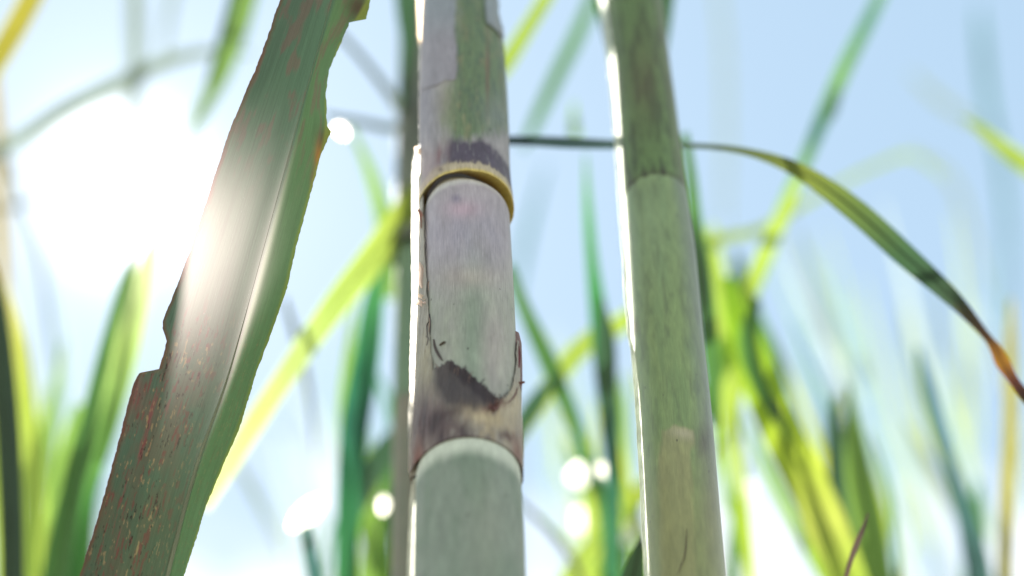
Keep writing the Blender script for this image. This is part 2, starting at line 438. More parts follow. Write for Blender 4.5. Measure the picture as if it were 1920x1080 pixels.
def body(c, root, name, v0, v1, colfn, mat, off=0.0, drop=0.2, h=0.010, rfn=None, us=US):
    v = rows(c, v0, v1); U = np.broadcast_to(us, (len(v), us.shape[1])); V = np.broadcast_to(v, U.shape)
    r = (c.rad(V) + off) * shoulder(V, v1, h, drop)
    if rfn is not None: r = r + rfn(U, V)
    P = c.surf(U, V, r); px, py = proj(P)
    col = colfn(U, V, px, py)
    return grid(name, P, mat, root, np.clip(col, 0.002, 0.9), c.uv(U, V), True, None, c.base)

def base_col(U, rgb): return np.broadcast_to(np.array(lin(rgb)), U.shape + (3,)).copy()
def tone(col, n, amt): return col * (1 + amt * (n - 0.5) * 2)[..., None]

def mid_col(U, V, px, py):
    n = fbm(U / 14, V * 60, 1); n2 = fbm(U / 4, V * 140, 2)
    c = base_col(U, (184, 178, 184))
    c = mixc3(c, (168, 176, 160), sstep(440, 600, py) * (0.55 + 0.7 * n))
    c = mixc3(c, (150, 150, 172), blob(px, py, 870, 440, 110, 60) * 0.45 * (0.4 + n))
    c = mixc3(c, (196, 168, 184), blob(px, py, 868, 392, 34, 16) * 0.7)
    c = mixc3(c, (138, 162, 138), blob(px, py, 890, 640, 26, 130) * 0.9)
    c = mixc3(c, (190, 178, 178), blob(px, py, 925, 650, 30, 80) * 0.5)
    c = mixc3(c, (190, 178, 168), blob(px, py, 880, 520, 60, 20) * 0.5)
    d = (vR1 - V) * 1000
    c = mixc3(c, (222, 224, 220), (1 - sstep(4.5, 9.5, d + 2.5 * n2)) * 0.95)
    c = mixc3(c, (128, 122, 148), blob(px, py, 855, 372, 9, 8) * 0.7)
    return tone(tone(c, n2, 0.13), n, 0.15)
body(CC, root, 'internode', vR2 + 0.004, vR1 + 0.005, mid_col, SKIN, drop=0.16 + 0.26 * sstep(-45, 35, US) * (US < 150), h=0.013)

def low_col(U, V, px, py):
    n = fbm(U / 12, V * 50, 5); n2 = fbm(U / 5, V * 120, 6)
    c = base_col(U, (142, 158, 142))
    c = mixc3(c, (110, 134, 112), sstep(0.35, 0.7, n) * 0.6)
    c = mixc3(c, (168, 176, 158), blob(px, py, 915, 1000, 40, 120) * 0.4)
    d = (vR2 - V) * 1000
    c = mixc3(c, (216, 228, 210), (1 - sstep(6, 14, d + 3 * n)) * 0.95)
    return tone(tone(c, n2, 0.12), n, 0.1)
body(CC, root, 'internode', 0.0, vR2 + 0.005, low_col, SKIN, drop=0.05, h=0.009)

# upper sheath wrapped round the stalk, flaring at its foot
def flare(V, v0, h, a): return a * (1 - sstep(0, h, V - v0)) ** 1.5
def tilt1(U): return -0.0009 * np.sin(np.radians(U)) + 0.0005 * (fbm(U / 9, U * 0, 8) - 0.5)
def up_rfn(U, V): 
    b = 0.0003 * (fbm(U / 5, V * 90, 41) - 0.5)
    return 0.0011 + flare(V, vR1, 0.030, 0.0010) + b + 0.0006 * sstep(-60, -95, U) * (U < 0) + flare(V, vR1, 0.02, 0.0008) * sstep(-20, 40, U) * (1 - sstep(45, 80, U)) * (U < 110)
UPV1 = CC.vy(60)
def up_col(U, V, px, py):
    n = fbm(U / 10, V * 70, 9); n2 = fbm(U / 3, V * 160, 10); ns = fbm(U / 1.2, V * 30, 12)
    jx, jy = px + (n - 0.5) * 26, py + (n2 - 0.5) * 30
    c = base_col(U, (160, 158, 160))
    green = sstep(-14, 20, polysd(jx, jy, [(850, -60), (922, -60), (956, 90), (964, 240), (845, 270), (826, 210), (846, 150)]))
    c = mixc3(c, (150, 148, 160), blob(px, py, 800, 190, 34, 100) * 0.8)
    c = mixc3(c, (106, 130, 92), green * 1.0)
    c = mixc3(c, (78, 100, 80), green * sstep(0.42, 0.7, n2) * 0.8)
    c = mixc3(c, (146, 140, 104), green * sstep(0.55, 0.8, fbm(U / 6, V * 110, 14)) * 0.5)
    c = mixc3(c, (160, 160, 130), blob(px, py, 835, 190, 22, 60) * 0.5)
    c = mixc3(c, (128, 138, 138), blob(px, py, 930, 215, 30, 40) * 0.6)
    # height above the foot of the sheath
    d = (V - vR1 - tilt1(U)) * 1000
    cream = (1 - sstep(6, 11, d + 4 * (n - 0.5)))
    c = mixc3(c, (196, 184, 152), cream * 0.9)
    side = sstep(-38, 0, U) * 0.95 + 0.12
    soot = sstep(4.5, 9, d + 5 * (n2 - 0.5)) * (1 - sstep(14, 24, d + 9 * (n - 0.5) - 4 * np.cos(np.radians(U - 12)))) * side
    soot = soot * sstep(0.22, 0.55, n2 * 0.55 + ns * 0.5)
    c = mixc3(c, (70, 58, 78), np.clip(soot * 1.35, 0, 0.92))
    c = mixc3(c, (120, 70, 70), blob(jx, py, 824, 292, 11, 22, 20) * 0.75)
    c = mixc3(c, (62, 44, 44), blob(px, py, 826, 318, 5, 5) * 0.7)
    c = mixc3(c, (190, 165, 165), blob(px, py, 800, 320, 18, 40) * 0.5)
    c = mixc3(c, (216, 196, 100), (1 - sstep(0.6, 2.6, d + 0.8 * (ns - 0.5))) * 0.85)
    # a reddish split running down the right hand side
    c = mixc3(c, (120, 78, 66), blob(px, py, 914, 130, 2.6, 62) * 0.8)
    c = tone(c, ns, 0.16)
    return tone(tone(c, n2, 0.14), n, 0.12)
v = rows(CC, vR1, UPV1 + 0.3); U = np.broadcast_to(US, (len(v), US.shape[1]))
V = v + tilt1(U) * np.clip(1 - (v - vR1) / 0.03, 0, 1)
P = CC.surf(U, V, CC.rad(V) + up_rfn(U, V)); px, py = proj(P)
upper = grid('leaf_sheath', P, SHEATH, root, np.clip(up_col(U, V, px, py), 0.002, 0.9), CC.uv(U, V), True, None, CC.base)
# the yellow growth ring: underside of the sheath foot, curling in to the stalk
k = np.linspace(0, 1, 14)[:, None]
U = np.broadcast_to(US, (14, US.shape[1])); r0 = CC.rad(vR1) + up_rfn(US, np.full(US.shape, vR1))
wid = 0.62 + 0.38 * sstep(-40, 30, US) * (US < 140)
r = r0 * (1 - (0.19 + 0.22 * sstep(-45, 35, US) * (US < 150)) * k)
V = vR1 + tilt1(U) - 0.0005 * np.sin(np.clip(k * 6, 0, 1) * math.pi) * wid + 0.0058 * k ** 0.9
P = CC.surf(U, V, r)
col = base_col(U, (204, 182, 92)); n = fbm(U / 5, V * 400, 21)
col = mixc3(col, (170, 128, 52), sstep(0.2, 0.8, k + 0.3 * (n - 0.5)) * 0.7 * np.ones(U.shape))
col = mixc3(col, (214, 206, 150), (1 - sstep(-50, -10, U)) * 0.5 * (1 - k))
grid('growth_ring', P, SKIN, root, col, CC.uv(U, V), True, None, CC.base)

# lower sheath remnant: whole at its foot, torn off slantwise above, a strip left standing on the left
def tear_y(px):
    """pixel row of the torn edge across the front of the stalk"""
    xs = [760, 790, 796, 801, 806, 811, 822, 840, 862, 884, 908, 930, 944, 958, 966, 970, 974, 1000]
    ys = [278, 290, 480, 560, 640, 690, 692, 680, 690, 706, 728, 752, 748, 730, 700, 640, 640, 640]
    return np.interp(px, xs, ys)
def lo_rfn(U, V):
    l = sstep(-50, -88, U) * (U < 0) + (U > 180)
    return 0.0006 + 0.0018 * l - 0.0003 * (1 - sstep(0, 0.01, V - vR2)) + 0.0007 * sstep(60, 88, U) * (U < 170) + 0.0004 * (fbm(U / 6, V * 80, 31) - 0.5)
def lo_col(U, V, px, py):
    n = fbm(U / 8, V * 80, 32); n2 = fbm(U / 3, V * 150, 33); ns = fbm(U / 1.3, V * 40, 34)
    jx, jy = px + (n - 0.5) * 16, py + (n2 - 0.5) * 16
    c = base_col(U, (162, 160, 148))
    c = mixc3(c, (176, 172, 140), blob(px, py, 800, 690, 26, 60) * 0.6)
    c = mixc3(c, (104, 86, 88), blob(jx, jy, 800, 790, 50, 66) * 0.95)
    band = blob(px, py, 840, 800, 120, 62)
    c = mixc3(c, (92, 76, 76), sstep(0.40, 0.66, fbm(U / 11, V * 95, 38)) * band * 0.85)
    c = mixc3(c, (58, 46, 50), sstep(0.50, 0.72, fbm(U / 5, V * 60, 39)) * band * (1 - sstep(-20, 40, U)) * 0.9)
    c = mixc3(c, (190, 176, 136), sstep(0.52, 0.7, fbm(U / 7, V * 120, 40)) * band * sstep(-10, 30, U) * 0.7)
    c = mixc3(c, (58, 50, 54), sstep(-12, 14, polysd(jx, jy, [(808, 680), (845, 676), (890, 705), (938, 756), (915, 775), (868, 772), (835, 760), (812, 720)])) * 0.9)
    c = mixc3(c, (44, 34, 40), sstep(-6, 4, polysd(jx, jy, [(838, 676), (900, 708), (940, 756), (915, 760), (880, 730), (846, 696)])) * 0.85)
    c = mixc3(c, (66, 50, 54), blob(jx, jy, 845, 775, 44, 13, -18) * 0.9)
    c = mixc3(c, (58, 44, 46), blob(jx, jy, 812, 795, 10, 22, 25) * 0.8)
    c = mixc3(c, (196, 182, 146), blob(jx, jy, 915, 785, 46, 16, 14) * 0.9)
    c = mixc3(c, (196, 186, 156), blob(jx, jy, 962, 760, 18, 36) * 0.8)
    c = mixc3(c, (80, 52, 46), blob(jx, jy, 952, 818, 18, 10, 20) * 0.9)
    c = mixc3(c, (120, 70, 52), blob(jx, jy, 972, 850, 12, 36) * 0.7)
    c = mixc3(c, (96, 46, 38), blob(jx, jy, 925, 764, 22, 7, -12) * 0.85)
    c = mixc3(c, (120, 66, 46), blob(jx, jy, 783, 866, 14, 44) * 0.9)
    c = mixc3(c, (60, 34, 28), blob(jx, jy, 779, 890, 8, 20) * 0.8)
    c = mixc3(c, (70, 50, 50), (1 - sstep(0.3, 1.8, (V - vR2) * 1000 + 0.8 * n)) * 0.6)
    c = tone(c, ns, 0.18)
    return tone(tone(c, n2, 0.14), n, 0.12)
v = rows(CC, vR2, vR1 + 0.02, 0.00035)
US2 = np.concatenate([np.linspace(-92, 100, 230), np.linspace(104, 262, 22)])[None, :]
U = np.broadcast_to(US2, (len(v), US2.shape[1])); V = np.broadcast_to(v, U.shape)
P = CC.surf(U, V, CC.rad(V) + lo_rfn(U, V)); px, py = proj(P)
ty = tear_y(px + 5 * (fbm(py / 20, px * 0, 36) - 0.5)) + 10 * (fbm(px / 5, py / 300, 35) - 0.5) + 7 * (vn(px / 1.7, py / 200, 37) - 0.5)
under = np.maximum(py - ty, 0)
curl = 0.0016 * np.exp(-under / 16.0) * front(U) * sstep(806, 830, px) * (1 - sstep(950, 968, px)) * (0.35 + 1.1 * fbm(px / 9, px * 0, 43))
P = CC.surf(U, V, CC.rad(V) + lo_rfn(U, V) + curl + 0.0006 * (fbm(U / 4, V * 130, 44) - 0.5))
keep = np.where(front(U), py > ty, (U > 180) & (py > 290) | (py > 640))
lower = grid('leaf_sheath', P, SHEATH, root, np.clip(lo_col(U, V, px, py), 0.002, 0.9), CC.uv(U, V), False, keep, CC.base)
md = lower.modifiers.new('thickness', 'SOLIDIFY'); md.thickness = 0.0003; md.offset = -1
# sheath foot underside
k = np.linspace(0, 1, 8)[:, None]; U = np.broadcast_to(US, (8, US.shape[1]))
r0 = CC.rad(vR2) + lo_rfn(US, np.full(US.shape, vR2)); V = vR2 + 0.0035 * k ** 1.4 + 0 * U
col = base_col(U, (140, 112, 88)); col = mixc3(col, (110, 84, 66), k * np.ones(U.shape))
grid('growth_ring', CC.surf(U, V, r0 * (1 - 0.07 * k)), SKIN, root, col, CC.uv(U, V), True, None, CC.base)

def fin(c, root, ypts, mat, colr, name='torn_sheath_edge', side=-1, u0=70, seed=0):
    """thin dry edge of the sheath standing off the stalk; ypts rows (y, reach in px, lift px)"""
    a = np.array(ypts, float); ys = np.arange(a[0, 0], a[-1, 0], 3.0)
    reach, lift = np.interp(ys, a[:, 0], a[:, 1]), np.interp(ys, a[:, 0], a[:, 2])
    v = np.array([c.vy(y) for y in ys]); mmz = 1 / (c.mm * 1000)
    kk = np.linspace(0, 1, 9)[None, :]
    rr = c.rad(v)[:, None]
    n = 0.7 * fbm(ys / 55, ys * 0, seed) + 0.3 * fbm(ys / 16, ys * 0, seed + 9) - 0.5
    lf = (lift + 2.0 * n)[:, None] * mmz; rc = (reach + 2.5 * n)[:, None] * mmz
    # from the rind at angle u0 outwards past the outline
    lat = rr * math.sin(R(u0)) * (1 - kk) + kk * (rr + lf + rc) 
    dep = rr * math.cos(R(u0)) * (1 - kk) ** 1.5 + (0.0012) * np.sin(kk * math.pi) - 0.001 * kk  # flared outward to face the sun, so the edge shows as a bright rim
    lat = lat + 0.0012 * np.sin(kk * math.pi)
    P = c.pos(v)[:, None, :] + side * lat[..., None] * c.e2 + dep[..., None] * c.e1
    col = np.broadcast_to(np.array(lin(colr)), P.shape).copy()
    col = tone(col, fbm(kk * 6 + 0 * v[:, None], v[:, None] * 160, seed + 3), 0.5)
    uv = np.stack([np.broadcast_to(kk * 0.006, P.shape[:2]), np.broadcast_to(v[:, None], P.shape[:2])], -1)
    return grid(name, P, mat, root, col, uv, False, None, c.base)
fin(CC, root, [(282, 8, 10), (300, 6, 17), (400, 6, 18), (520, 6, 17), (700, 6, 16), (800, 6, 14), (880, 6, 6), (902, 2, 0)], THIN, (226, 220, 210), u0=80, seed=1)
fin(CC, root, [(96, 1, 0), (150, 3, 2), (270, 3, 2), (290, 2, 0)], THIN, (230, 226, 216), u0=82, seed=2)
fin(CC, root, [(-60, 10, 12), (60, 8, 8), (84, 5, 4), (100, 1, 0)], THIN, (226, 206, 180), u0=80, seed=3)
fin(CC, root, [(906, 1, -1), (940, 4, 2), (1150, 4, 3)], THIN, (226, 226, 214), u0=80, seed=4)
fin(CC, root, [(634, 1, 0), (650, 2, 5), (700, 2, 5), (724, 2, 4), (742, 1, 0)], SHEATH, (128, 104, 100), side=1, u0=80, seed=5)

# lilac outer sheath panel left on the upper stalk, and the sliver on its right
def panel(c, root, poly, off, colr, mat, u_rng, y_rng, seed, name='sheath_panel'):
    v = np.arange(c.vy(y_rng[1]), c.vy(y_rng[0]), 0.0005)[:, None]
    us = np.linspace(u_rng[0], u_rng[1], 130)[None, :]
    U = np.broadcast_to(us, (len(v), 130)); V = np.broadcast_to(v, U.shape)
    P = c.surf(U, V, c.rad(V) + off + 0.0003 * (fbm(U / 7, V * 60, seed) - 0.5)); px, py = proj(P)
    sd = polysd(px + 5 * (fbm(U / 4, V * 200, seed + 1) - 0.5), py + 12 * (fbm(U / 2, V * 90, seed + 2) - 0.5), poly)
    col = np.broadcast_to(np.array(lin(colr)), P.shape).copy()
    n = fbm(U / 8, V * 50, seed + 4)
    col = mixc3(col, (136, 152, 158), (1 - sstep(10, 90, py)) * 0.6)
    col = tone(tone(col, n, 0.14), fbm(U / 1.3, V * 40, seed + 5), 0.12)
    o = grid(name, P, mat, root, col, c.uv(U, V), False, (sd > 0), c.base)
    m_ = o.modifiers.new('thickness', 'SOLIDIFY'); m_.thickness = 0.00015; m_.offset = -1
    return o
panel(CC, root, [(760, -80), (856, -80), (853, 60), (858, 110), (856, 150), (836, 152), (818, 160), (794, 168), (760, 165), (770, 100)], 0.0013, (154, 152, 160), SHEATH, (-92, 20), (-70, 290), 51)
panel(CC, root, [(905, -80), (940, -80), (935, 10), (938, 40), (950, 70), (922, 68), (912, 40)], 0.0019, (150, 158, 160), SHEATH, (20, 88), (-70, 100), 61)

# dried fibres and flakes caught in the split on the left, brown curl on the right
def strip_px(name, c, root, pts, w, mat, colr, lift=0.003, n=24):
    """small curled flake lying on the stalk along pixel points"""
    q = catmull(np.array(pts, float), n); y = q[:, 1]
    v = np.array([c.vy(yy + 60 * max(0.0, 1 - ((xx - 875) / 95.0) ** 2) ** 0.5 * 0.0) for xx, yy in q])
    ax = c.pos(v); z = (ax - CAM) @ FW
    P0 = at(q[:, 0], q[:, 1], z)
    # bring forward on to the rind
    d = c.rad(v); lat = np.clip((P0 - ax) @ c.e2, -d * 0.99, d * 0.99)
    fwd = np.sqrt(np.maximum(d ** 2 - lat ** 2, 0)) + lift
    # slide along the line of sight until the offset toward the camera is fwd
    los = norm(CAM - P0); step = fwd / np.maximum(los @ c.e1, 0.2)
    C = P0 + los * step[:, None]
    rad = w / 2 / (c.mm * 1000) * (0.35 + 0.65 * np.sin(np.linspace(0.25, math.pi - 0.15, n)))
    T = norm(np.gradient(C, axis=0)); S = norm(np.cross(T, los)); Nn = np.cross(S, T)
    a = np.linspace(-1, 1, 7)[None, :, None]
    P = C[:, None] + rad[:, None, None] * (a * S[:, None] + (a ** 2 - 0.4) * 0.6 * Nn[:, None])
    col = np.broadcast_to(np.array(lin(colr)), P.shape).copy()
    uv = np.stack(np.broadcast_arrays(a[..., 0] * 0.002, v[:, None]), -1)
    return grid(name, P, mat, root, col, uv, False, None, c.base)
strip_px('dry_flake', CC, root, [(786, 492), (790, 505), (788, 525), (791, 540)], 9, THIN, (240, 222, 212), 0.005)
strip_px('dry_flake', CC, root, [(779, 572), (786, 566), (793, 571), (797, 565)], 9, THIN, (244, 224, 212), 0.005)
strip_px('dry_flake', CC, root, [(783, 553), (790, 556), (796, 562)], 8, THIN, (240, 222, 206), 0.005)
strip_px('dry_fibre', CC, root, [(783, 392), (789, 402), (792, 415), (790, 428)], 8, SHEATH, (150, 104, 88), 0.004)
strip_px('dry_fibre', CC, root, [(791, 430), (793, 460), (794, 492)], 4, SHEATH, (60, 48, 48), 0.0028)
strip_px('dry_fibre', CC, root, [(806, 588), (808, 604), (807, 628)], 5, SHEATH, (64, 60, 66), 0.0008)
strip_px('dry_fibre', CC, root, [(813, 636), (816, 652), (824, 668), (830, 676)], 5, SHEATH, (78, 66, 58), 0.001)
strip_px('dry_fibre', CC, root, [(824, 648), (831, 643), (836, 641)], 5, SHEATH, (84, 76, 66), 0.001)
strip_px('dry_fibre', CC, root, [(926, 768), (945, 756), (962, 742), (970, 722), (984, 716)], 8, SHEATH, (112, 72, 66), 0.002)
strip_px('dry_fibre', CC, root, [(918, 766), (934, 760), (950, 757)], 9, SHEATH, (84, 44, 38), 0.002)
strip_px('dry_fibre', CC, root, [(970, 640), (974, 665), (973, 690)], 4, SHEATH, (120, 64, 70), 0.002)
strip_px('dry_flake', CC, root, [(778, 276), (786, 283), (782, 292)], 8, THIN, (226, 200, 180), 0.004)

for i_ in range(22):
    x_ = random.uniform(820, 945); y_ = float(tear_y(x_)) + random.uniform(2, 10); L_ = random.uniform(7, 20); sl = random.uniform(-0.5, 0.9)
    strip_px('dry_fibre', CC, root, [(x_, y_ + 8), (x_ + sl * 3, y_ - L_ * 0.4), (x_ + sl * L_ * 0.8, y_ - L_)], random.uniform(1.2, 2.6), SHEATH, random.choice([(70, 56, 56), (120, 100, 88), (50, 40, 42)]), random.uniform(0.0012, 0.003), 10)
for i_ in range(8):
    x_ = random.uniform(790, 808); y_ = random.uniform(470, 660); L_ = random.uniform(8, 26)
    strip_px('dry_fibre', CC, root, [(x_, y_ + L_), (x_ + random.uniform(-3, 3), y_), (x_ + random.uniform(-4, 6), y_ - L_ * 0.4)], random.uniform(1.2, 2.4), SHEATH, random.choice([(110, 90, 80), (160, 140, 124), (70, 60, 58)]), random.uniform(0.002, 0.004), 10)

# ---- right cane ---------------------------------------------------------
RC = Cane([(-90, 1120, 1231), (0, 1138, 1241), (110, 1152, 1254), (220, 1161, 1269), (330, 1168, 1283), (470, 1178, 1304), (640, 1188, 1320),
           (760, 1200, 1333), (900, 1208, 1345), (1000, 1213, 1354), (1080, 1217, 1362), (1170, 1221, 1372)], 1.07)
root2 = bpy.data.objects.new('sugarcane_stalk', None); COL.objects.link(root2); root2.location = RC.base.tolist()
tag(root2, 'slimmer olive green sugarcane stalk with a bright sunlit left edge and mottled dark upper part', 'sugarcane stalk', 'sugarcane stalks')
vN = RC.vy(378)
def rc_low(U, V, px, py):
    n = fbm(U / 14, V * 40, 71); n2 = fbm(U / 4, V * 120, 72)
    c = base_col(U, (136, 162, 100))
    c = mixc3(c, (120, 148, 92), sstep(0.4, 0.7, n) * 0.7)
    c = mixc3(c, (140, 166, 126), blob(px, py, 1215, 420, 50, 120) * 0.5)
    c = mixc3(c, (96, 112, 74), sstep(0.5, 0.75, fbm(U / 10, V * 60, 79)) * 0.5)
    c = mixc3(c, (118, 126, 120), sstep(18, 62, U + 10 * (n - 0.5)) * 0.55)
    pat = sstep(-4, 6, polysd(px + 8 * (n2 - 0.5), py + 10 * (n - 0.5), [(1238, 1200), (1234, 860), (1242, 808), (1262, 796), (1300, 806), (1304, 830), (1296, 850), (1312, 1200)]))
    c = mixc3(c, (160, 160, 110), pat * 0.75)
    c = mixc3(c, (182, 180, 146), blob(px, py, 1282, 812, 28, 12, 12) * pat)
    c = mixc3(c, (88, 84, 72), blob(px, py, 1320, 830, 16, 34, 8) * 0.75)
    c = mixc3(c, (104, 98, 86), blob(px, py, 1335, 960, 18, 130) * 0.5)
    c = mixc3(c, (150, 154, 96), sstep(780, 1000, py) * 0.6)
    c = mixc3(c, (120, 84, 64), blob(px, py, 1188, 612, 8, 16) * 0.7)
    return tone(tone(c, n2, 0.12), n, 0.12)
body(RC, root2, 'internode', 0.0, vN + 0.002, rc_low, SKIN2, drop=0.004, h=0.004)
def rc_up(U, V, px, py):
    n = fbm(U / 9, V * 60, 75); n2 = fbm(U / 3, V * 130, 76)
    c = base_col(U, (104, 134, 78))
    c = mixc3(c, (64, 80, 46), sstep(0.42, 0.68, n) * 0.8)
    c = mixc3(c, (96, 78, 58), blob(px + 20 * (n2 - 0.5), py, 1206, 150, 30, 90) * 0.45)
    c = mixc3(c, (66, 62, 44), (1 - sstep(1, 9, (V - vN) * 1000 + 7 * (n2 - 0.5))) * sstep(0.25, 0.6, n2 * 0.6 + n * 0.4) * 0.85)
    c = mixc3(c, (112, 108, 84), sstep(30, 75, U) * 0.4)
    return tone(tone(c, n2, 0.2), n, 0.15)
body(RC, root2, 'leaf_sheath', vN, RC.top - 0.02, rc_up, SHEATH, off=0.00012, drop=0.0, rfn=lambda U, V: -0.0002 * (1 - sstep(0, 0.006, V - vN)) + 0.0004 * (fbm(U / 8, V * 60, 77) - 0.5))
fin(RC, root2, [(-60, 12, 8), (130, 9, 6), (300, 7, 5), (420, 6, 6), (560, 4, 7), (620, 4, 7), (655, 2, 2)], THIN, (232, 236, 224), u0=78, seed=11)
fin(RC, root2, [(650, 3, 1), (760, 4, 2), (900, 4, 2), (1150, 4, 3)], THIN, (232, 236, 224), u0=80, seed=12)
strip_px('dry_fibre', RC, root2, [(1270, 1078), (1284, 1040), (1288, 990)], 2, SHEATH, (84, 74, 56), 0.001)  # dark strip laid on for a thin crack line, not a loose fibre

# ---- blurred cane behind ---------------------------------------------------
BC = Cane([(-90, 756, 800), (0, 756, 804), (380, 746, 806), (470, 742, 806), (700, 738, 806), (1080, 733, 806), (1170, 731, 808)], 1.5)
root3 = bpy.data.objects.new('sugarcane_stalk', None); COL.objects.link(root3); root3.location = BC.base.tolist()
tag(root3, 'blurred grey green sugarcane stalk half hidden behind the sharp lilac stalk', 'sugarcane stalk', 'sugarcane stalks')
vB = BC.vy(470)
USB = np.linspace(-180, 180, 40, endpoint=False)[None, :]
def bc_col(a, b):
    def f(U, V, px, py):
        n = fbm(U / 20, V * 20, 81); c = base_col(U, a); return mixc3(c, b, sstep(0.4, 0.6, n))
    return f
body(BC, root3, 'internode', BC.vy(760), vB, bc_col((112, 142, 108), (98, 128, 98)), BACKSKIN, us=USB, drop=0.1)
body(BC, root3, 'internode', 0.0, BC.vy(757), bc_col((132, 128, 108), (120, 126, 104)), BACKSKIN, us=USB, drop=0.05)
body(BC, root3, 'leaf_sheath', vB - 0.003, BC.top, bc_col((110, 118, 96), (84, 90, 74)), BACKSKIN, off=0.002, drop=0.0, us=USB,
     rfn=lambda U, V: flare(V, vB, 0.03, 0.003))

# ------------------------------------------------------------------ the big leaf on the left
def big_leaf():
    LE = np.array([(-260, 640), (-100, 565), (0, 525), (110, 487), (240, 432), (350, 396), (470, 357), (550, 326), (600, 306), (615, 304), (640, 313), (662, 307),
                   (692, 298), (699, 262), (712, 254), (740, 244), (860, 214), (980, 180), (1080, 149), (1200, 112), (1400, 60)], float)
    RE = np.array([(-260, 735), (-100, 705), (0, 695), (36, 687), (42, 655), (80, 640), (130, 617), (175, 611), (236, 613), (247, 621), (290, 602), (350, 586), (460, 556), (540, 538), (620, 511),
                   (700, 480), (800, 450), (870, 420), (950, 386), (1010, 368), (1080, 345), (1200, 318), (1400, 270)], float)
    LN = np.array([(-260, 628), (0, 505), (110, 462), (350, 372), (550, 296), (740, 244), (860, 214), (1080, 149), (1400, 60)], float)
    MR = np.array([(-260, 690), (0, 622), (200, 566), (400, 512), (600, 458), (720, 424), (860, 372), (960, 344), (1080, 314), (1400, 232)], float)
    ys = np.arange(-250, 1390, 2.2); n = len(ys)
    f = lambda T: np.interp(ys, T[:, 0], T[:, 1])
    k = np.ones(41) / 41; sm = lambda a: np.convolve(np.pad(a, 20, 'reflect', reflect_type='odd'), k, 'valid')
    jag = 3.0 * (fbm(ys / 9, ys * 0, 90) - 0.5)
    le, re, ln, mr = f(LE) + jag, f(RE) + 3 * (fbm(ys / 7, ys * 0, 91) - 0.5), sm(f(LN)), sm(f(MR))
    rn = sm(f(RE))
    m = 130
    t = np.linspace(0, 1, m)[None, :]
    x = le[:, None] * (1 - t) + re[:, None] * t
    # nominal coordinate across the blade: -1 left margin, 0 midrib, 1 right margin
    q = np.where(x < mr[:, None], (x - mr[:, None]) / (mr - ln)[:, None], (x - mr[:, None]) / (rn - mr)[:, None])
    y = np.broadcast_to(ys[:, None], x.shape)
    z = 0.985 + 0.035 * (540 - y) / 540 * 0.6
    z = z - 0.010 * np.abs(q) ** 1.3 * np.where(q < 0, 0.6, -0.45) + 0.0004 * np.exp(-(q * 6) ** 2)
    z = z + 0.0012 * np.sin(y / 130.0 + q * 1.2) * np.clip(np.abs(q), 0, 1)
    P = at(x, y, z); s = (1200 - y) / F
    uv = np.stack([q * 0.03, s], -1)
    rough1 = fbm(q * 9, y / 60, 92); fine = fbm(q * 34, y / 26, 93); streak = fbm(q * 60, y / 220, 94)
    col = base_col(q, (90, 122, 106))
    lefty = 1 - sstep(-0.45, 0.05, q)
    col = mixc3(col, (116, 100, 90), lefty * sstep(560, 700, y) * 0.6 * sstep(0.25, 0.6, rough1))
    col = mixc3(col, (96, 112, 104), blob(x, y, 420, 640, 60, 120) * 0.6)
    col = mixc3(col, (104, 142, 98), sstep(0.02, 0.16, q) * 0.75)
    col = mixc3(col, (84, 98, 74), sstep(760, 1000, y) * 0.5 * (q < 0.1))
    # rust pustules and red streaks, thickest on the left half
    lesion = sstep(0.61, 0.70, fine) * (0.25 + 0.75 * lefty) * sstep(520, 660, y)
    col = mixc3(col, (130, 66, 68), lesion * 0.65)
    col = mixc3(col, (160, 66, 84), sstep(0.68, 0.78, fbm(q * 22 + 7, y / 85, 97)) * lefty * sstep(560, 680, y) * 0.5)
    col = mixc3(col, (176, 152, 118), sstep(0.69, 0.75, fbm(q * 42 + 3, y / 17, 95)) * (0.3 + 0.7 * lefty) * sstep(560, 680, y) * 0.75)
    col = mixc3(col, (46, 34, 34), sstep(0.71, 0.77, fbm(q * 50 + 9, y / 19, 96)) * lefty * sstep(560, 680, y) * 0.85)
    col = mixc3(col, (150, 84, 92), blob(x, y, 250, 730, 24, 36) * 0.6)
    col = mixc3(col, (128, 92, 96), sstep(0.55, 0.7, rough1) * (1 - sstep(200, 420, y)) * 0.5)  # purplish upper part: the flare's tint put into the leaf colour
    # brown, thin damaged right margin near the top
    col = mixc3(col, (92, 60, 54), blob(x, y, 612, 265, 16, 26) * 0.9)
    col = mixc3(col, (84, 64, 56), blob(x, y, 672, 14, 24, 30) * 0.9)
    col = mixc3(col, (198, 118, 50), blob(x, y, 598, 300, 8, 30) * 0.8)
    col = mixc3(col, (150, 92, 76), blob(x, y, 588, 345, 6, 24) * 0.8)
    edge = np.minimum(x - le[:, None], 40)
    col = mixc3(col, (116, 74, 62), (1 - sstep(1, 7 + 8 * fine, edge)) * ((np.abs(le - ln) > 6)[:, None] | (y > 690)) * 0.7)
    col = mixc3(col, (146, 160, 74), sstep(0.86, 0.98, q + 0.06 * (fine - 0.5)) * 0.7)  # yellow-green margin: light glowing through the edge, put into the colour
    col = tone(tone(col, streak, 0.12), rough1, 0.10) * 0.70
    # material
    mt, tr, N, L = new_mat('rust_spotted_leaf')
    o = N('ShaderNodeOutputMaterial'); b = N('ShaderNodeBsdfPrincipled'); b.inputs['Roughness'].default_value = 0.5; b.inputs['Specular IOR Level'].default_value = 0.3
    a_ = N('ShaderNodeAttribute', attribute_name='Col'); uvn = N('ShaderNodeUVMap', uv_map='UVMap')
    mp = N('ShaderNodeMapping'); mp.inputs['Scale'].default_value = (1, 0.012, 1); L(uvn.outputs[0], mp.inputs[0])
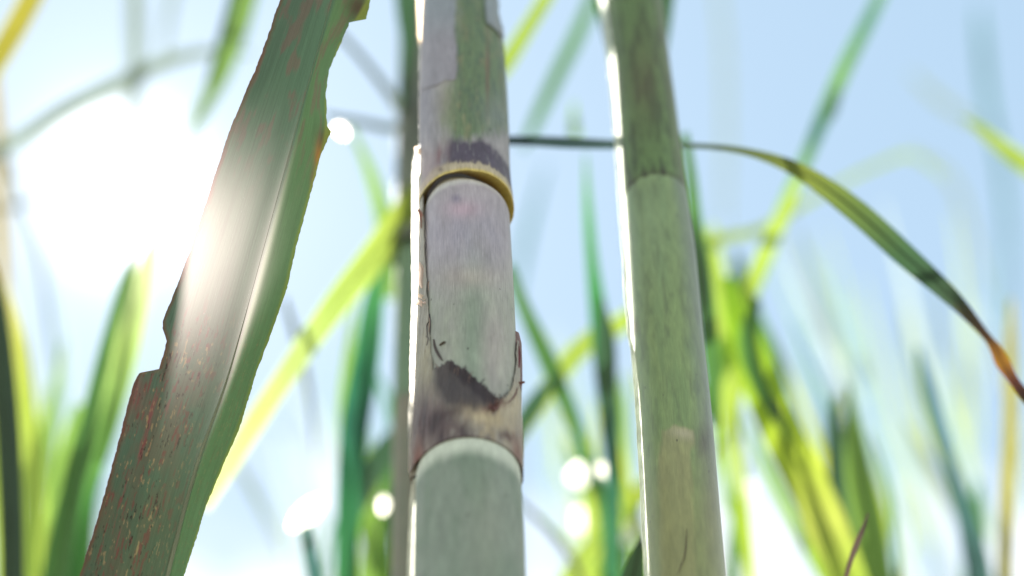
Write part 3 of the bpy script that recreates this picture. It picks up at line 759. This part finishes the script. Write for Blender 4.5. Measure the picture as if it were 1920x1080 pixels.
    nz = N('ShaderNodeTexNoise'); nz.inputs['Scale'].default_value = 2200; nz.inputs['Detail'].default_value = 4; L(mp.outputs[0], nz.inputs['Vector'])
    mr_ = N('ShaderNodeMapRange'); mr_.inputs['From Min'].default_value = 0.3; mr_.inputs['From Max'].default_value = 0.7; mr_.inputs['To Min'].default_value = 0.88; mr_.inputs['To Max'].default_value = 1.12
    L(nz.outputs['Fac'], mr_.inputs['Value'])
    sc = N('ShaderNodeVectorMath', operation='SCALE'); L(a_.outputs['Color'], sc.inputs[0]); L(mr_.outputs[0], sc.inputs['Scale'])
    L(sc.outputs[0], b.inputs['Base Color'])
    bp = N('ShaderNodeBump'); bp.inputs['Strength'].default_value = 0.35; bp.inputs['Distance'].default_value = 0.0004
    L(nz.outputs['Fac'], bp.inputs['Height']); L(bp.outputs[0], b.inputs['Normal'])
    tl = N('ShaderNodeBsdfTranslucent'); ts = N('ShaderNodeVectorMath', operation='MULTIPLY'); ts.inputs[1].default_value = (0.5, 0.8, 0.4)
    L(sc.outputs[0], ts.inputs[0]); L(ts.outputs[0], tl.inputs['Color'])
    m1 = N('ShaderNodeMixShader'); m1.inputs[0].default_value = 0.10; L(b.outputs[0], m1.inputs[1]); L(tl.outputs[0], m1.inputs[2])
    # thin tissue glows round the sun; pink put into its colour for flare veil
    rf = N('ShaderNodeBsdfRefraction', distribution='BECKMANN'); rf.inputs['Roughness'].default_value = 0.56; rf.inputs['IOR'].default_value = 1.15
    rc = N('ShaderNodeMixRGB'); rc.inputs['Fac'].default_value = 0.6; L(sc.outputs[0], rc.inputs['Color1']); rc.inputs['Color2'].default_value = (0.66, 0.53, 0.55, 1)
    L(rc.outputs[0], rf.inputs['Color'])
    m2 = N('ShaderNodeMixShader'); m2.inputs[0].default_value = 0.005; L(m1.outputs[0], m2.inputs[1]); L(rf.outputs[0], m2.inputs[2])
    L(m2.outputs[0], o.inputs[0])
    leaf = grid('sugarcane_leaf', P, mt, None, np.clip(col, 0.002, 0.9), uv)
    tag(leaf, 'broad ragged grey green cane leaf in sharp focus, rust spotted, its left margin torn', 'leaf', 'sugarcane leaves')
    # midrib: low rounded ridge along the fold
    jj = np.arange(0, n, 6); mz = 0.985 + 0.035 * (540 - ys[jj]) / 540 * 0.6 + 0.0002
    C = at(mr[jj], ys[jj], mz)
    rb = leaf_mat('leaf_midrib', (0.24, 0.28, 0.20), (0.3, 0.36, 0.2), 0.4)
    tube('midrib', C, np.interp(ys[jj], [-300, 560, 760, 1400], [0.00008, 0.00008, 0.0005, 0.0012]), rb, leaf, 8)
    return leaf
big_leaf()

# ------------------------------------------------------------------ blurred leaves behind
def blade(label, mat, pts, d0, d1, roll=25.0, fold=0.25, rootend=None, midrib=True, ruff=0.06, seed=None, cat='leaf', name='sugarcane_leaf', cols=None, group=None):
    """pts rows (x, y, apparent width); d0, d1 distance from the camera at both ends"""
    p = np.array(pts, float); seed = seed if seed is not None else random.randrange(10 ** 6)
    n = 56; q = catmull(p, n); tt = np.linspace(0, 1, n)
    far = lambda d: d if d < 1.25 else 1 + (d - 1) * 1.28
    z = far(d0) + (far(d1) - far(d0)) * tt
    C = at(q[:, 0], q[:, 1], z); w = np.maximum(q[:, 2], 0.6) * z / F * 1.05
    def extend(C, w, L=0.7):
        d = norm(C[-1] - C[-5]); st = []; c = C[-1]; step = L / 24
        for i in range(24):
            d = norm(d * 0.90 + np.array([0, 0, -1.0]) * 0.10); c = c + d * step; st.append(c)
        return np.vstack([C, st]), np.concatenate([w, np.linspace(w[-1], w[-1] * 0.8, 24)])
    if rootend == 'end': C, w = extend(C, w)
    elif rootend == 'start':
        C, w = extend(C[::-1], w[::-1])
    n = len(C)
    T = norm(np.gradient(C, axis=0)); los = norm(C - CAM)
    S = norm(np.cross(T, los)); Nn = norm(np.cross(S, T))
    rl = np.radians(roll) if np.isscalar(roll) else np.radians(np.interp(np.linspace(0, 1, n), np.linspace(0, 1, len(roll)), roll))
    rl = np.broadcast_to(rl, (n,)) + 0.15 * (fbm(np.arange(n) / 12.0, np.zeros(n), seed) - 0.5)
    S2 = np.cos(rl)[:, None] * S + np.sin(rl)[:, None] * Nn; N2 = np.cross(S2, T)
    w = w / np.maximum(np.cos(rl), 0.35)
    a = np.linspace(-1, 1, 9)
    wl_ = 1 + ruff * (fbm(np.arange(n)[:, None] / 5.0 + 0 * a, a[None, :] * 2, seed + 1) - 0.5)
    P = C[:, None] + (w / 2)[:, None, None] * (a[None, :, None] * wl_[..., None] * S2[:, None] + fold * (np.abs(a) ** 1.2)[None, :, None] * N2[:, None])
    s = np.concatenate([[0], np.cumsum(np.linalg.norm(np.diff(C, axis=0), axis=1))])
    uv = np.stack(np.broadcast_arrays(a[None, :] * w.max() / 2 + seed % 97, s[:, None]), -1)
    vc = None
    if cols is not None:
        cl = np.array([lin(c) for c in cols]); tc = np.linspace(0, 1, n); tc = np.clip(tc * n / 56, 0, 1)
        if rootend == 'start': tc = 1 - tc
        vc = np.stack([np.interp(tc, np.linspace(0, 1, len(cl)), cl[:, i]) for i in range(3)], -1)[:, None, :]
        vc = np.broadcast_to(vc, P.shape) * (0.8 + 0.4 * fbm(np.arange(n)[:, None] / 4.0 + 0 * a, 2 * a[None, :] + 9, seed + 5))[..., None]
    o = grid(name, P, LM['graded' if cols is not None else mat], None, vc, uv)
    tag(o, label, cat, group or 'sugarcane leaves')
    if midrib:
        tube('midrib', C + N2 * 0.0004, np.maximum(w * 0.045, 0.0004), LM[{'yellow': 'lime', 'gold': 'straw', 'lime': 'green', 'green': 'lime', 'deep': 'green', 'dark': 'deep', 'rust': 'brown'}.get(mat, 'pale')], o, 6)
    return o

B = blade
# left of the big leaf
B('short golden leaf cutting across the top left corner', 'gold', [(-40, 165, 40), (20, 72, 42), (70, -20, 40), (120, -110, 34)], 1.5, 1.5, 20, rootend='start')
B('thin grey leaf arching over the sun from the left edge', 'pale', [(-60, 310, 24), (40, 262, 28), (130, 205, 30), (240, 152, 30), (330, 112, 24), (410, 96, 14), (470, 100, 6)], 1.75, 1.85, 25, rootend='start')
B('faint upright grey green blade crossing the arching grey leaf', 'pale', [(252, -120, 28), (256, 60, 28), (252, 200, 24), (250, 300, 8)], 2.2, 2.2, 30)
B('faint slanting blade short of the arching grey leaf', 'pale', [(345, -90, 20), (318, 20, 16), (304, 130, 8)], 2.4, 2.4, 30)
B('green leaf with a dark side hanging from the top edge beside the torn leaf', 'lime', [(490, -120, 40), (465, 0, 38), (430, 110, 34), (385, 200, 26), (345, 270, 8)], 1.6, 1.8, 30)
B('narrow dark leaf lying against the green leaf at the top edge', 'deep', [(462, -110, 16), (438, 0, 16), (412, 90, 13), (388, 160, 5)], 1.55, 1.6, 40)
B('faint brownish leaf running down the upper left edge', 'straw', [(-16, 90, 18), (0, 250, 26), (6, 430, 30), (14, 570, 20), (26, 700, 6)], 1.8, 1.8, 35)
B('faint grey thread of a leaf bending down through the glare', 'grey', [(20, 300, 8), (50, 400, 10), (76, 490, 10), (98, 640, 7), (108, 740, 3)], 1.9, 1.9, 40, midrib=False)
B('faint twig of a leaf leaning into the glare at the left edge', 'grey', [(-30, 400, 10), (30, 385, 9), (80, 366, 8), (118, 346, 4)], 2.0, 2.0, 40, midrib=False)
B('dark green leaf rising from the bottom left corner', 'dark', [(-20, 470, 8), (-2, 580, 34), (14, 760, 44), (24, 950, 42), (28, 1160, 40)], 1.38, 1.30, 25, rootend='end')
B('bright lime leaf standing beside the dark corner leaf', 'lime', [(8, 520, 8), (34, 640, 34), (48, 760, 40), (64, 920, 44), (74, 1160, 46)], 1.55, 1.5, 10, rootend='end', cols=[(200, 190, 130), (190, 196, 90), (176, 196, 80), (180, 206, 90), (190, 220, 90)])
B('pale lime leaf low behind the dark corner leaf', 'yellow', [(-24, 700, 12), (-8, 860, 30), (4, 1000, 34), (8, 1160, 34)], 1.6, 1.6, 10, rootend='end')
B('wide two toned leaf leaning left of the torn leaf', 'lime', [(300, 400, 6), (276, 500, 34), (238, 640, 58), (190, 800, 62), (150, 940, 56), (116, 1160, 54)], 1.5, 1.42, 5, fold=0.35, rootend='end', cols=[(224, 228, 196), (210, 222, 160), (180, 208, 116), (124, 172, 84), (80, 138, 66), (60, 112, 54)])  # pale upper colours carry the wash of sun glare
B('darker green leaf along the left side of the wide two toned leaf', 'green', [(262, 430, 4), (226, 560, 20), (192, 690, 26), (160, 830, 32), (124, 990, 44), (96, 1160, 48)], 1.4, 1.36, 35, rootend='end')
B('slim green blade between the two toned leaf and the torn leaf', 'green', [(248, 440, 4), (246, 520, 14), (236, 640, 20), (214, 760, 22), (190, 850, 16)], 1.52, 1.5, 30, midrib=False)
B('small lime shoot low between the corner leaf and the two toned leaf', 'lime', [(158, 760, 30), (130, 840, 36), (112, 920, 26), (104, 1010, 30), (96, 1160, 34)], 1.6, 1.6, 20, rootend='end')
# between the big leaf and the centre cane
B('long yellow green leaf slanting from behind the sharp stalk to the torn leaf', 'yellow', [(790, 352, 40), (715, 462, 54), (630, 570, 48), (545, 690, 38), (450, 835, 36), (380, 950, 28)], 1.42, 1.34, 5, fold=0.15, cols=[(150, 165, 60), (170, 192, 84), (172, 196, 96), (186, 206, 118), (222, 230, 140), (226, 232, 160)])
B('yellow green leaf hanging beneath the thin dark leaf left of the sharp stalk', 'lime', [(655, 235, 6), (690, 310, 20), (716, 390, 30), (730, 470, 40), (742, 560, 36)], 1.6, 1.6, 20)
B('deep green leaf at the top edge left of the sharp stalk', 'deep', [(762, -120, 46), (766, 0, 42), (768, 80, 30), (760, 160, 20), (752, 250, 10)], 1.45, 1.5, 25)
B('thin grey leaf falling from the torn leaf towards the sharp stalk', 'grey', [(590, 20, 8), (650, 76, 11), (705, 140, 13), (752, 204, 18), (775, 260, 14)], 1.5, 1.6, 45)
B('thin dark level leaf just above the lilac node', 'grey', [(610, 216, 10), (660, 224, 12), (720, 236, 16), (800, 246, 18)], 1.5, 1.6, 55)
B('upright deep green leaf below the yellow slanting leaf', 'deep', [(722, 480, 10), (704, 560, 34), (688, 680, 48), (668, 800, 50), (656, 940, 42), (650, 1160, 40)], 1.42, 1.38, 20, rootend='end', cols=[(96, 150, 90), (70, 136, 80), (50, 110, 76), (44, 96, 76), (50, 110, 70), (60, 120, 70)])
B('lime sliver along the left of the upright deep green leaf', 'lime', [(668, 560, 4), (654, 660, 18), (646, 780, 22), (642, 880, 8)], 1.5, 1.5, 10, midrib=False)
B('short deep green leaf forking right off the upright deep green leaf', 'deep', [(752, 812, 34), (716, 862, 44), (684, 916, 44), (654, 1000, 34), (640, 1160, 30)], 1.5, 1.45, 30, rootend='end')
B('lime leaf low against the blurred stalk', 'lime', [(712, 900, 14), (700, 980, 24), (690, 1060, 30), (680, 1180, 34)], 1.55, 1.5, 10, rootend='end')
B('grey wisp crossing the long yellow green leaf', 'grey', [(534, 560, 8), (552, 620, 13), (572, 690, 12), (586, 780, 8), (592, 860, 3)], 1.45, 1.6, 35, midrib=False)
B('faint grey leaf slanting low beside the torn leaf', 'pale', [(440, 860, 8), (470, 910, 16), (500, 970, 14), (530, 1040, 8)], 1.9, 1.9, 30, midrib=False)
B('short blue green leaf under the white glint curl', 'teal', [(572, 985, 18), (580, 1020, 24), (590, 1080, 26), (600, 1170, 26)], 1.35, 1.35, 20, rootend='end')
B('white leaf curl standing in for a sun glint low between torn leaf and stalk', 'shiny', [(546, 990, 10), (562, 975, 28), (585, 955, 30), (606, 936, 12)], 1.42, 1.42, 0, fold=0.5, midrib=False)  # near-white curl made to show as an overexposed sun glint
# between the two sharp canes
B('yellow leaf at the top edge touching the right of the sharp stalk', 'yellow', [(1070, -90, 30), (1022, 0, 26), (985, 60, 28), (945, 124, 32), (900, 180, 30)], 1.4, 1.45, 10)
B('pale green leaf slanting down to the arching leaf', 'green', [(1135, -60, 16), (1085, 60, 24), (1046, 140, 24), (1008, 220, 20), (980, 280, 10)], 1.75, 1.75, 10)
B('faint lime sprig standing on the arching leaf', 'lime', [(1076, 190, 4), (1076, 225, 14), (1080, 260, 20)], 1.6, 1.6, 10, midrib=False)
B('slender green leaf standing upright midway between the sharp stalks', 'green', [(1098, 290, 5), (1102, 380, 15), (1112, 500, 22), (1128, 620, 36), (1138, 700, 40), (1146, 800, 32), (1152, 900, 26), (1150, 1160, 26)], 1.42, 1.38, [10, 20, 35, 30], rootend='end', cols=[(130, 180, 130), (80, 150, 80), (60, 130, 70), (46, 96, 80), (40, 90, 80), (70, 130, 80)])
B('deep green leaf backing the slender upright leaf', 'deep', [(1128, 560, 8), (1138, 640, 36), (1140, 720, 34), (1146, 800, 18), (1150, 870, 6)], 1.36, 1.36, 30, midrib=False)
B('green leaf falling right from the lilac internode', 'green', [(955, 500, 18), (990, 590, 26), (1030, 676, 34), (1066, 760, 30), (1100, 850, 22), (1126, 930, 14)], 1.38, 1.5, 30)
B('yellow green leaf rising to the olive stalk behind the falling green leaf', 'yellow', [(1240, 560, 34), (1160, 610, 36), (1100, 645, 38), (1050, 700, 36), (1000, 772, 32), (950, 850, 26)], 1.5, 1.42, 10)
B('deep green end of a leaf emerging low right of the lilac internode', 'deep', [(1036, 710, 10), (1012, 748, 30), (984, 790, 32), (950, 850, 28)], 1.4, 1.4, 30, midrib=False)
B('lime leaf low between the sharp stalks, its foot crossing a grey twig', 'yellow', [(1230, 890, 24), (1180, 950, 38), (1120, 1020, 42), (1070, 1090, 44), (1030, 1170, 40)], 1.55, 1.5, 10, rootend='end')
B('thin grey twig of a leaf drooping beside the lower lilac stalk', 'grey', [(960, 930, 8), (1010, 972, 11), (1046, 1010, 13), (1080, 1060, 12), (1110, 1130, 10)], 1.5, 1.5, 40, midrib=False)
B('green leaf rising at the foot of the slender upright leaf', 'green', [(1086, 850, 6), (1120, 910, 24), (1142, 980, 34), (1150, 1060, 38), (1150, 1180, 38)], 1.5, 1.48, 20, rootend='end')
B('pointed dark leaf tip against the lower left edge of the olive stalk', 'dark', [(1204, 1004, 2), (1196, 1040, 22), (1186, 1090, 42), (1172, 1180, 60)], 1.14, 1.14, 15, rootend='end')
# the arching leaf and everything right of the olive cane
B('long leaf arching from the lilac stalk to a rusty dry tip at the right edge', 'dark', [(880, 264, 14), (960, 262, 17), (1060, 266, 20), (1150, 270, 17), (1290, 272, 10), (1400, 284, 14), (1500, 320, 28), (1600, 390, 42), (1700, 480, 40), (1790, 562, 28), (1846, 626, 15), (1866, 652, 20), (1880, 680, 26), (1900, 712, 18), (1926, 748, 18), (1980, 820, 10)], 1.24, 1.10, [60, 50, 40, 25, 15, 12, 10, 8, 10], fold=0.12, ruff=0.14,
  cols=[(50, 70, 70), (60, 80, 80), (54, 74, 72), (70, 92, 90), (86, 104, 88), (96, 110, 66), (112, 124, 52), (88, 108, 54), (60, 90, 60), (58, 76, 56), (112, 84, 66), (190, 130, 60), (214, 150, 60), (150, 92, 74), (70, 60, 52), (60, 60, 50)])
B('slanting jointed green stem rising behind the arching leaf', 'green', [(1690, -90, 20), (1640, 20, 24), (1590, 120, 26), (1552, 205, 26), (1512, 300, 22), (1470, 400, 28), (1420, 520, 32), (1380, 620, 34), (1330, 740, 30)], 1.6, 1.5, 20, fold=0.5, rootend='end', cols=[(120, 160, 120), (84, 132, 104), (110, 160, 70), (50, 100, 80), (120, 170, 60), (150, 180, 46), (110, 150, 46), (80, 120, 40)])
B('dark joint collar on the slanting green stem', 'deep', [(1566, 174, 20), (1552, 205, 30), (1540, 232, 20)], 1.58, 1.58, 0, fold=0.5, midrib=False)
B('lime lower leaf wrapping the slanting green stem', 'yellow', [(1500, 330, 8), (1472, 396, 26), (1436, 470, 28), (1400, 560, 24), (1384, 620, 10)], 1.46, 1.46, 5, midrib=False)
B('green leaf hugging the right edge of the olive stalk', 'green', [(1284, 250, 14), (1296, 320, 18), (1306, 420, 26), (1322, 540, 34), (1336, 680, 30), (1344, 800, 16)], 1.3, 1.35, 25)
B('dark sliver of leaf between olive stalk and lime leaf', 'dark', [(1300, 400, 4), (1312, 470, 20), (1320, 540, 24), (1324, 620, 8)], 1.28, 1.28, 25, midrib=False)
B('yellow curl of leaf bridging the olive stalk and slanting stem', 'yellow', [(1310, 480, 20), (1352, 448, 20), (1420, 432, 16), (1480, 398, 14), (1560, 352, 10), (1640, 312, 10), (1710, 290, 10), (1770, 330, 6)], 1.45, 2.0, 20, midrib=False)
B('yellow leaf dropping from the curl to the crossing of the stems', 'yellow', [(1318, 430, 12), (1344, 510, 24), (1368, 590, 36), (1384, 680, 30), (1370, 790, 20), (1340, 860, 8)], 1.5, 1.5, 5)
B('broad bright lime leaf slanting down right of the olive stalk', 'yellow', [(1362, 520, 20), (1392, 620, 52), (1432, 730, 70), (1486, 850, 74), (1548, 980, 74), (1620, 1170, 70)], 1.42, 1.36, 5, fold=0.2, rootend='end', cols=[(110, 150, 40), (132, 172, 40), (150, 180, 46), (168, 188, 62), (176, 186, 84), (130, 166, 50)])
B('green leaf overlapping the head of the broad lime leaf', 'green', [(1420, 560, 16), (1404, 640, 34), (1426, 720, 30), (1458, 780, 20), (1480, 830, 6)], 1.38, 1.36, 20)
B('small dark scrap of leaf on the broad lime leaf', 'dark', [(1446, 748, 8), (1456, 768, 18), (1464, 790, 8)], 1.34, 1.34, 10, midrib=False)
B('lime leaf rising from the bottom edge right of the broad lime leaf', 'lime', [(1592, 720, 6), (1600, 800, 30), (1614, 900, 50), (1636, 1020, 56), (1656, 1170, 56)], 1.46, 1.4, 10, rootend='end')
B('deep green leaf between the two lime leaves at the bottom', 'deep', [(1566, 740, 6), (1572, 830, 36), (1584, 930, 44), (1604, 1040, 40), (1624, 1170, 40)], 1.52, 1.45, 25, rootend='end')
B('thin brown withered tip at the bottom edge before the lime leaves', 'brown', [(1628, 962, 3), (1618, 992, 8), (1606, 1022, 11), (1594, 1056, 9), (1580, 1110, 8)], 1.1, 1.08, 20, rootend='end', midrib=False)
B('blue green leaf standing in the open sky at lower right', 'teal', [(1722, 650, 5), (1738, 720, 24), (1760, 800, 26), (1790, 890, 26), (1818, 980, 38), (1836, 1060, 46), (1850, 1170, 48)], 1.6, 1.5, [20, 30, 30, 15], rootend='end')
B('faint lime leaf crossing the foot of the blue green leaf', 'pale', [(1700, 790, 5), (1740, 860, 20), (1780, 930, 24), (1820, 1010, 24), (1850, 1170, 24)], 1.9, 1.8, 20, rootend='end')
B('yellow stem like leaf upright near the right edge', 'gold', [(1896, 560, 8), (1896, 660, 22), (1896, 790, 24), (1890, 930, 26), (1882, 1170, 28)], 1.55, 1.5, 20, rootend='end')
B('yellow green leaf tip entering from the right edge', 'yellow', [(1800, 216, 4), (1840, 244, 20), (1890, 284, 30), (1960, 336, 36), (2040, 400, 36)], 1.5, 1.45, 5)
B('far bluish leaf curving down the upper right sky', 'teal', [(1836, 10, 6), (1842, 80, 16), (1856, 200, 16), (1878, 310, 14), (1890, 460, 12), (1886, 640, 8)], 3.6, 3.6, 30, midrib=False)
B('far faint leaf tip pointing at the yellow green leaf tip', 'pale', [(1708, 136, 6), (1744, 172, 14), (1790, 206, 14), (1830, 232, 6)], 3.0, 3.0, 20, midrib=False)
B('far faint upright blade above the arching leaf', 'pale', [(1340, -60, 10), (1356, 60, 12), (1362, 240, 12), (1358, 420, 8)], 3.4, 3.4, 30, midrib=False)
B('far faint leaf bending through the sky below the arching leaf', 'pale', [(1700, 280, 5), (1780, 330, 12), (1820, 430, 12), (1850, 560, 6)], 3.4, 3.4, 30, midrib=False)
B('far faint leaf slanting in the sky right of the broad lime leaf', 'pale', [(1490, 430, 5), (1530, 540, 16), (1566, 660, 20), (1590, 780, 10)], 2.6, 2.4, 20, midrib=False)
B('far faint blade left of the slender upright leaf', 'teal', [(1024, 310, 5), (1000, 400, 12), (982, 480, 13), (966, 570, 6)], 2.6, 2.6, 30, midrib=False)
B('dark leaf showing at the top edge left of the olive stalk', 'deep', [(1120, -80, 18), (1124, 0, 18), (1130, 40, 12), (1140, 90, 4)], 1.3, 1.3, 20, midrib=False)
B('dark leaf showing at the top edge right of the olive stalk', 'deep', [(1262, -80, 30), (1250, 0, 30), (1246, 60, 22), (1240, 130, 8)], 1.35, 1.35, 25, midrib=False)

# more of the crop low in the picture
B('lime leaf spreading at the bottom left corner behind the others', 'lime', [(120, 640, 6), (96, 780, 30), (74, 930, 44), (50, 1060, 52), (30, 1180, 54)], 1.8, 1.7, 10, rootend='end')
B('green leaf low behind the foot of the wide two toned leaf', 'green', [(196, 780, 6), (176, 880, 34), (160, 980, 44), (152, 1180, 48)], 1.75, 1.7, 15, rootend='end')
B('soft lime leaf behind the fork of the deep green leaf', 'lime', [(640, 760, 8), (676, 850, 34), (700, 950, 44), (716, 1060, 48), (724, 1180, 48)], 1.8, 1.7, 10, rootend='end')
B('soft green leaf low against the left of the blurred stalk', 'green', [(760, 740, 8), (736, 850, 30), (722, 960, 36), (712, 1180, 40)], 1.75, 1.7, 15, rootend='end')
B('soft lime leaf rising beside the slender upright leaf', 'lime', [(1172, 700, 6), (1166, 800, 30), (1168, 900, 36), (1166, 1020, 36), (1160, 1180, 36)], 1.75, 1.7, 10, rootend='end')
B('soft green leaf leaning across the low gap between the sharp stalks', 'green', [(1060, 820, 6), (1090, 900, 26), (1116, 980, 34), (1130, 1080, 38), (1136, 1180, 40)], 1.85, 1.8, 15, rootend='end')
B('soft yellow leaf close along the right of the olive stalk', 'yellow', [(1336, 420, 10), (1346, 520, 34), (1362, 620, 44), (1366, 720, 36), (1362, 840, 24), (1366, 960, 14)], 1.7, 1.7, 5, midrib=False)
B('soft green leaf behind the head of the broad lime leaf', 'green', [(1380, 470, 8), (1398, 560, 36), (1430, 660, 50), (1466, 760, 40), (1500, 860, 18)], 1.65, 1.65, 15, midrib=False)
B('soft lime leaf at the foot of the broad lime leaf', 'lime', [(1500, 860, 8), (1536, 950, 44), (1566, 1040, 60), (1590, 1180, 60)], 1.7, 1.6, 5, rootend='end')
B('soft green blade low beside the olive stalk foot', 'green', [(1400, 860, 5), (1388, 940, 24), (1378, 1030, 30), (1370, 1180, 34)], 1.8, 1.7, 20, rootend='end')
B('soft green leaf low beside the foot of the blue green leaf', 'green', [(1836, 900, 6), (1832, 980, 40), (1830, 1080, 46), (1830, 1180, 46)], 1.9, 1.9, 15, rootend='end')
B('pale fleck added as a blurred highlight beside the torn leaf margin', 'shiny', [(632, 236, 6), (640, 244, 14), (648, 254, 6)], 1.5, 1.5, 0, fold=0.5, midrib=False)  # this fleck and the next two are added to make blurred highlight discs
B('pale fleck added as a blurred highlight low beside the slender upright leaf', 'shiny', [(1122, 872, 8), (1130, 880, 18), (1138, 890, 8)], 1.5, 1.5, 0, fold=0.5, midrib=False)
B('pale fleck added as a blurred highlight beside the deep green fork', 'shiny', [(714, 930, 10), (717, 946, 20), (718, 962, 8)], 1.45, 1.45, 0, fold=0.5, midrib=False)

# thin far blades of the stand, too blurred to tell one from another
frng = random.Random(23)
ORD = 'first second third fourth fifth sixth seventh eighth ninth tenth eleventh twelfth thirteenth fourteenth'.split()
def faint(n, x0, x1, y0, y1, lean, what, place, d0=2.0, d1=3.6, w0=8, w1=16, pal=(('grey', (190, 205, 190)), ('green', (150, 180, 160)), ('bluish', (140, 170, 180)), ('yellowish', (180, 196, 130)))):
    xs = sorted(x0 + (x1 - x0) * (i + frng.uniform(0.1, 0.9)) / n for i in range(n))
    for i, x in enumerate(xs):
        y = frng.uniform(y0, y1); L_ = frng.uniform(260, 520); l = lean + frng.uniform(-0.22, 0.22); b = frng.uniform(-50, 50)
        w = frng.uniform(w0, w1); d = frng.uniform(d0, d1); cn, c = frng.choice(pal)
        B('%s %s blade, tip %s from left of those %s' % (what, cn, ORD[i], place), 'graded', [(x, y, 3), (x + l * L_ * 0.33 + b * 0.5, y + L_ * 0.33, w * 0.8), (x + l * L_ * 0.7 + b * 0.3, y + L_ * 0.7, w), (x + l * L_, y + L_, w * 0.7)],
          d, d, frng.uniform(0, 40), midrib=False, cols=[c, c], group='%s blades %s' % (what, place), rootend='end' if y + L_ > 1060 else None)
faint(14, 1380, 1700, 330, 800, 0.32, 'faint', 'above the lime leaves')
faint(10, 1640, 1900, 380, 900, 0.22, 'faint', 'in sky beside the right edge')
faint(8, 990, 1130, 420, 900, 0.12, 'faint', 'in the gap between sharp stalks')
faint(8, 470, 690, 560, 900, 0.25, 'faint', 'between torn leaf and lilac stalk')
faint(8, 20, 240, 420, 820, -0.10, 'faint', 'under the glare, lower left')
faint(14, 1340, 1640, 560, 900, 0.28, 'soft', 'right of olive stalk', 1.45, 1.8, 10, 24, (('lime', (120, 160, 50)), ('yellow', (160, 180, 60)), ('deep green', (70, 120, 80)), ('green', (60, 100, 60)), ('straw', (180, 190, 80))))
faint(6, 640, 740, 640, 960, 0.05, 'soft', 'beside blurred stalk', 1.45, 1.8, 10, 22, (('lime', (120, 160, 60)), ('deep green', (70, 120, 80)), ('green', (60, 110, 70))))
faint(6, 1090, 1190, 640, 960, 0.02, 'soft', 'low between sharp stalks', 1.45, 1.8, 10, 22, (('lime', (120, 160, 60)), ('deep green', (70, 120, 80)), ('yellow', (170, 185, 70))))

for lab, pts, d in (  # pale scraps added among the leaves to make bright blurred patches
    ('pale scrap added as a bright patch beside the lower lilac stalk', [(1070, 900, 20), (1086, 890, 40), (1098, 872, 16)], 1.7),
    ('pale scrap added as a bright patch above the grey twig', [(1084, 992, 20), (1098, 966, 46), (1112, 940, 20)], 1.8),
    ('pale scrap added as a bright patch against the pointed dark leaf tip', [(1168, 1022, 12), (1180, 1000, 26), (1190, 972, 10)], 1.5),
    ('pale scrap added as a bright patch under the deep green fork', [(684, 1046, 10), (692, 1026, 24), (696, 1000, 8)], 1.6),
    ('pale scrap added as a bright patch right of the olive stalk patch', [(1372, 720, 10), (1380, 690, 22), (1386, 650, 8)], 1.7),
    ('pale scrap added as a bright patch at the foot of the olive stalk', [(1392, 960, 10), (1400, 930, 20), (1412, 906, 8)], 1.8)):
    B(lab, 'glint', pts, d, d, 15, fold=0.4, midrib=False, ruff=0.5)
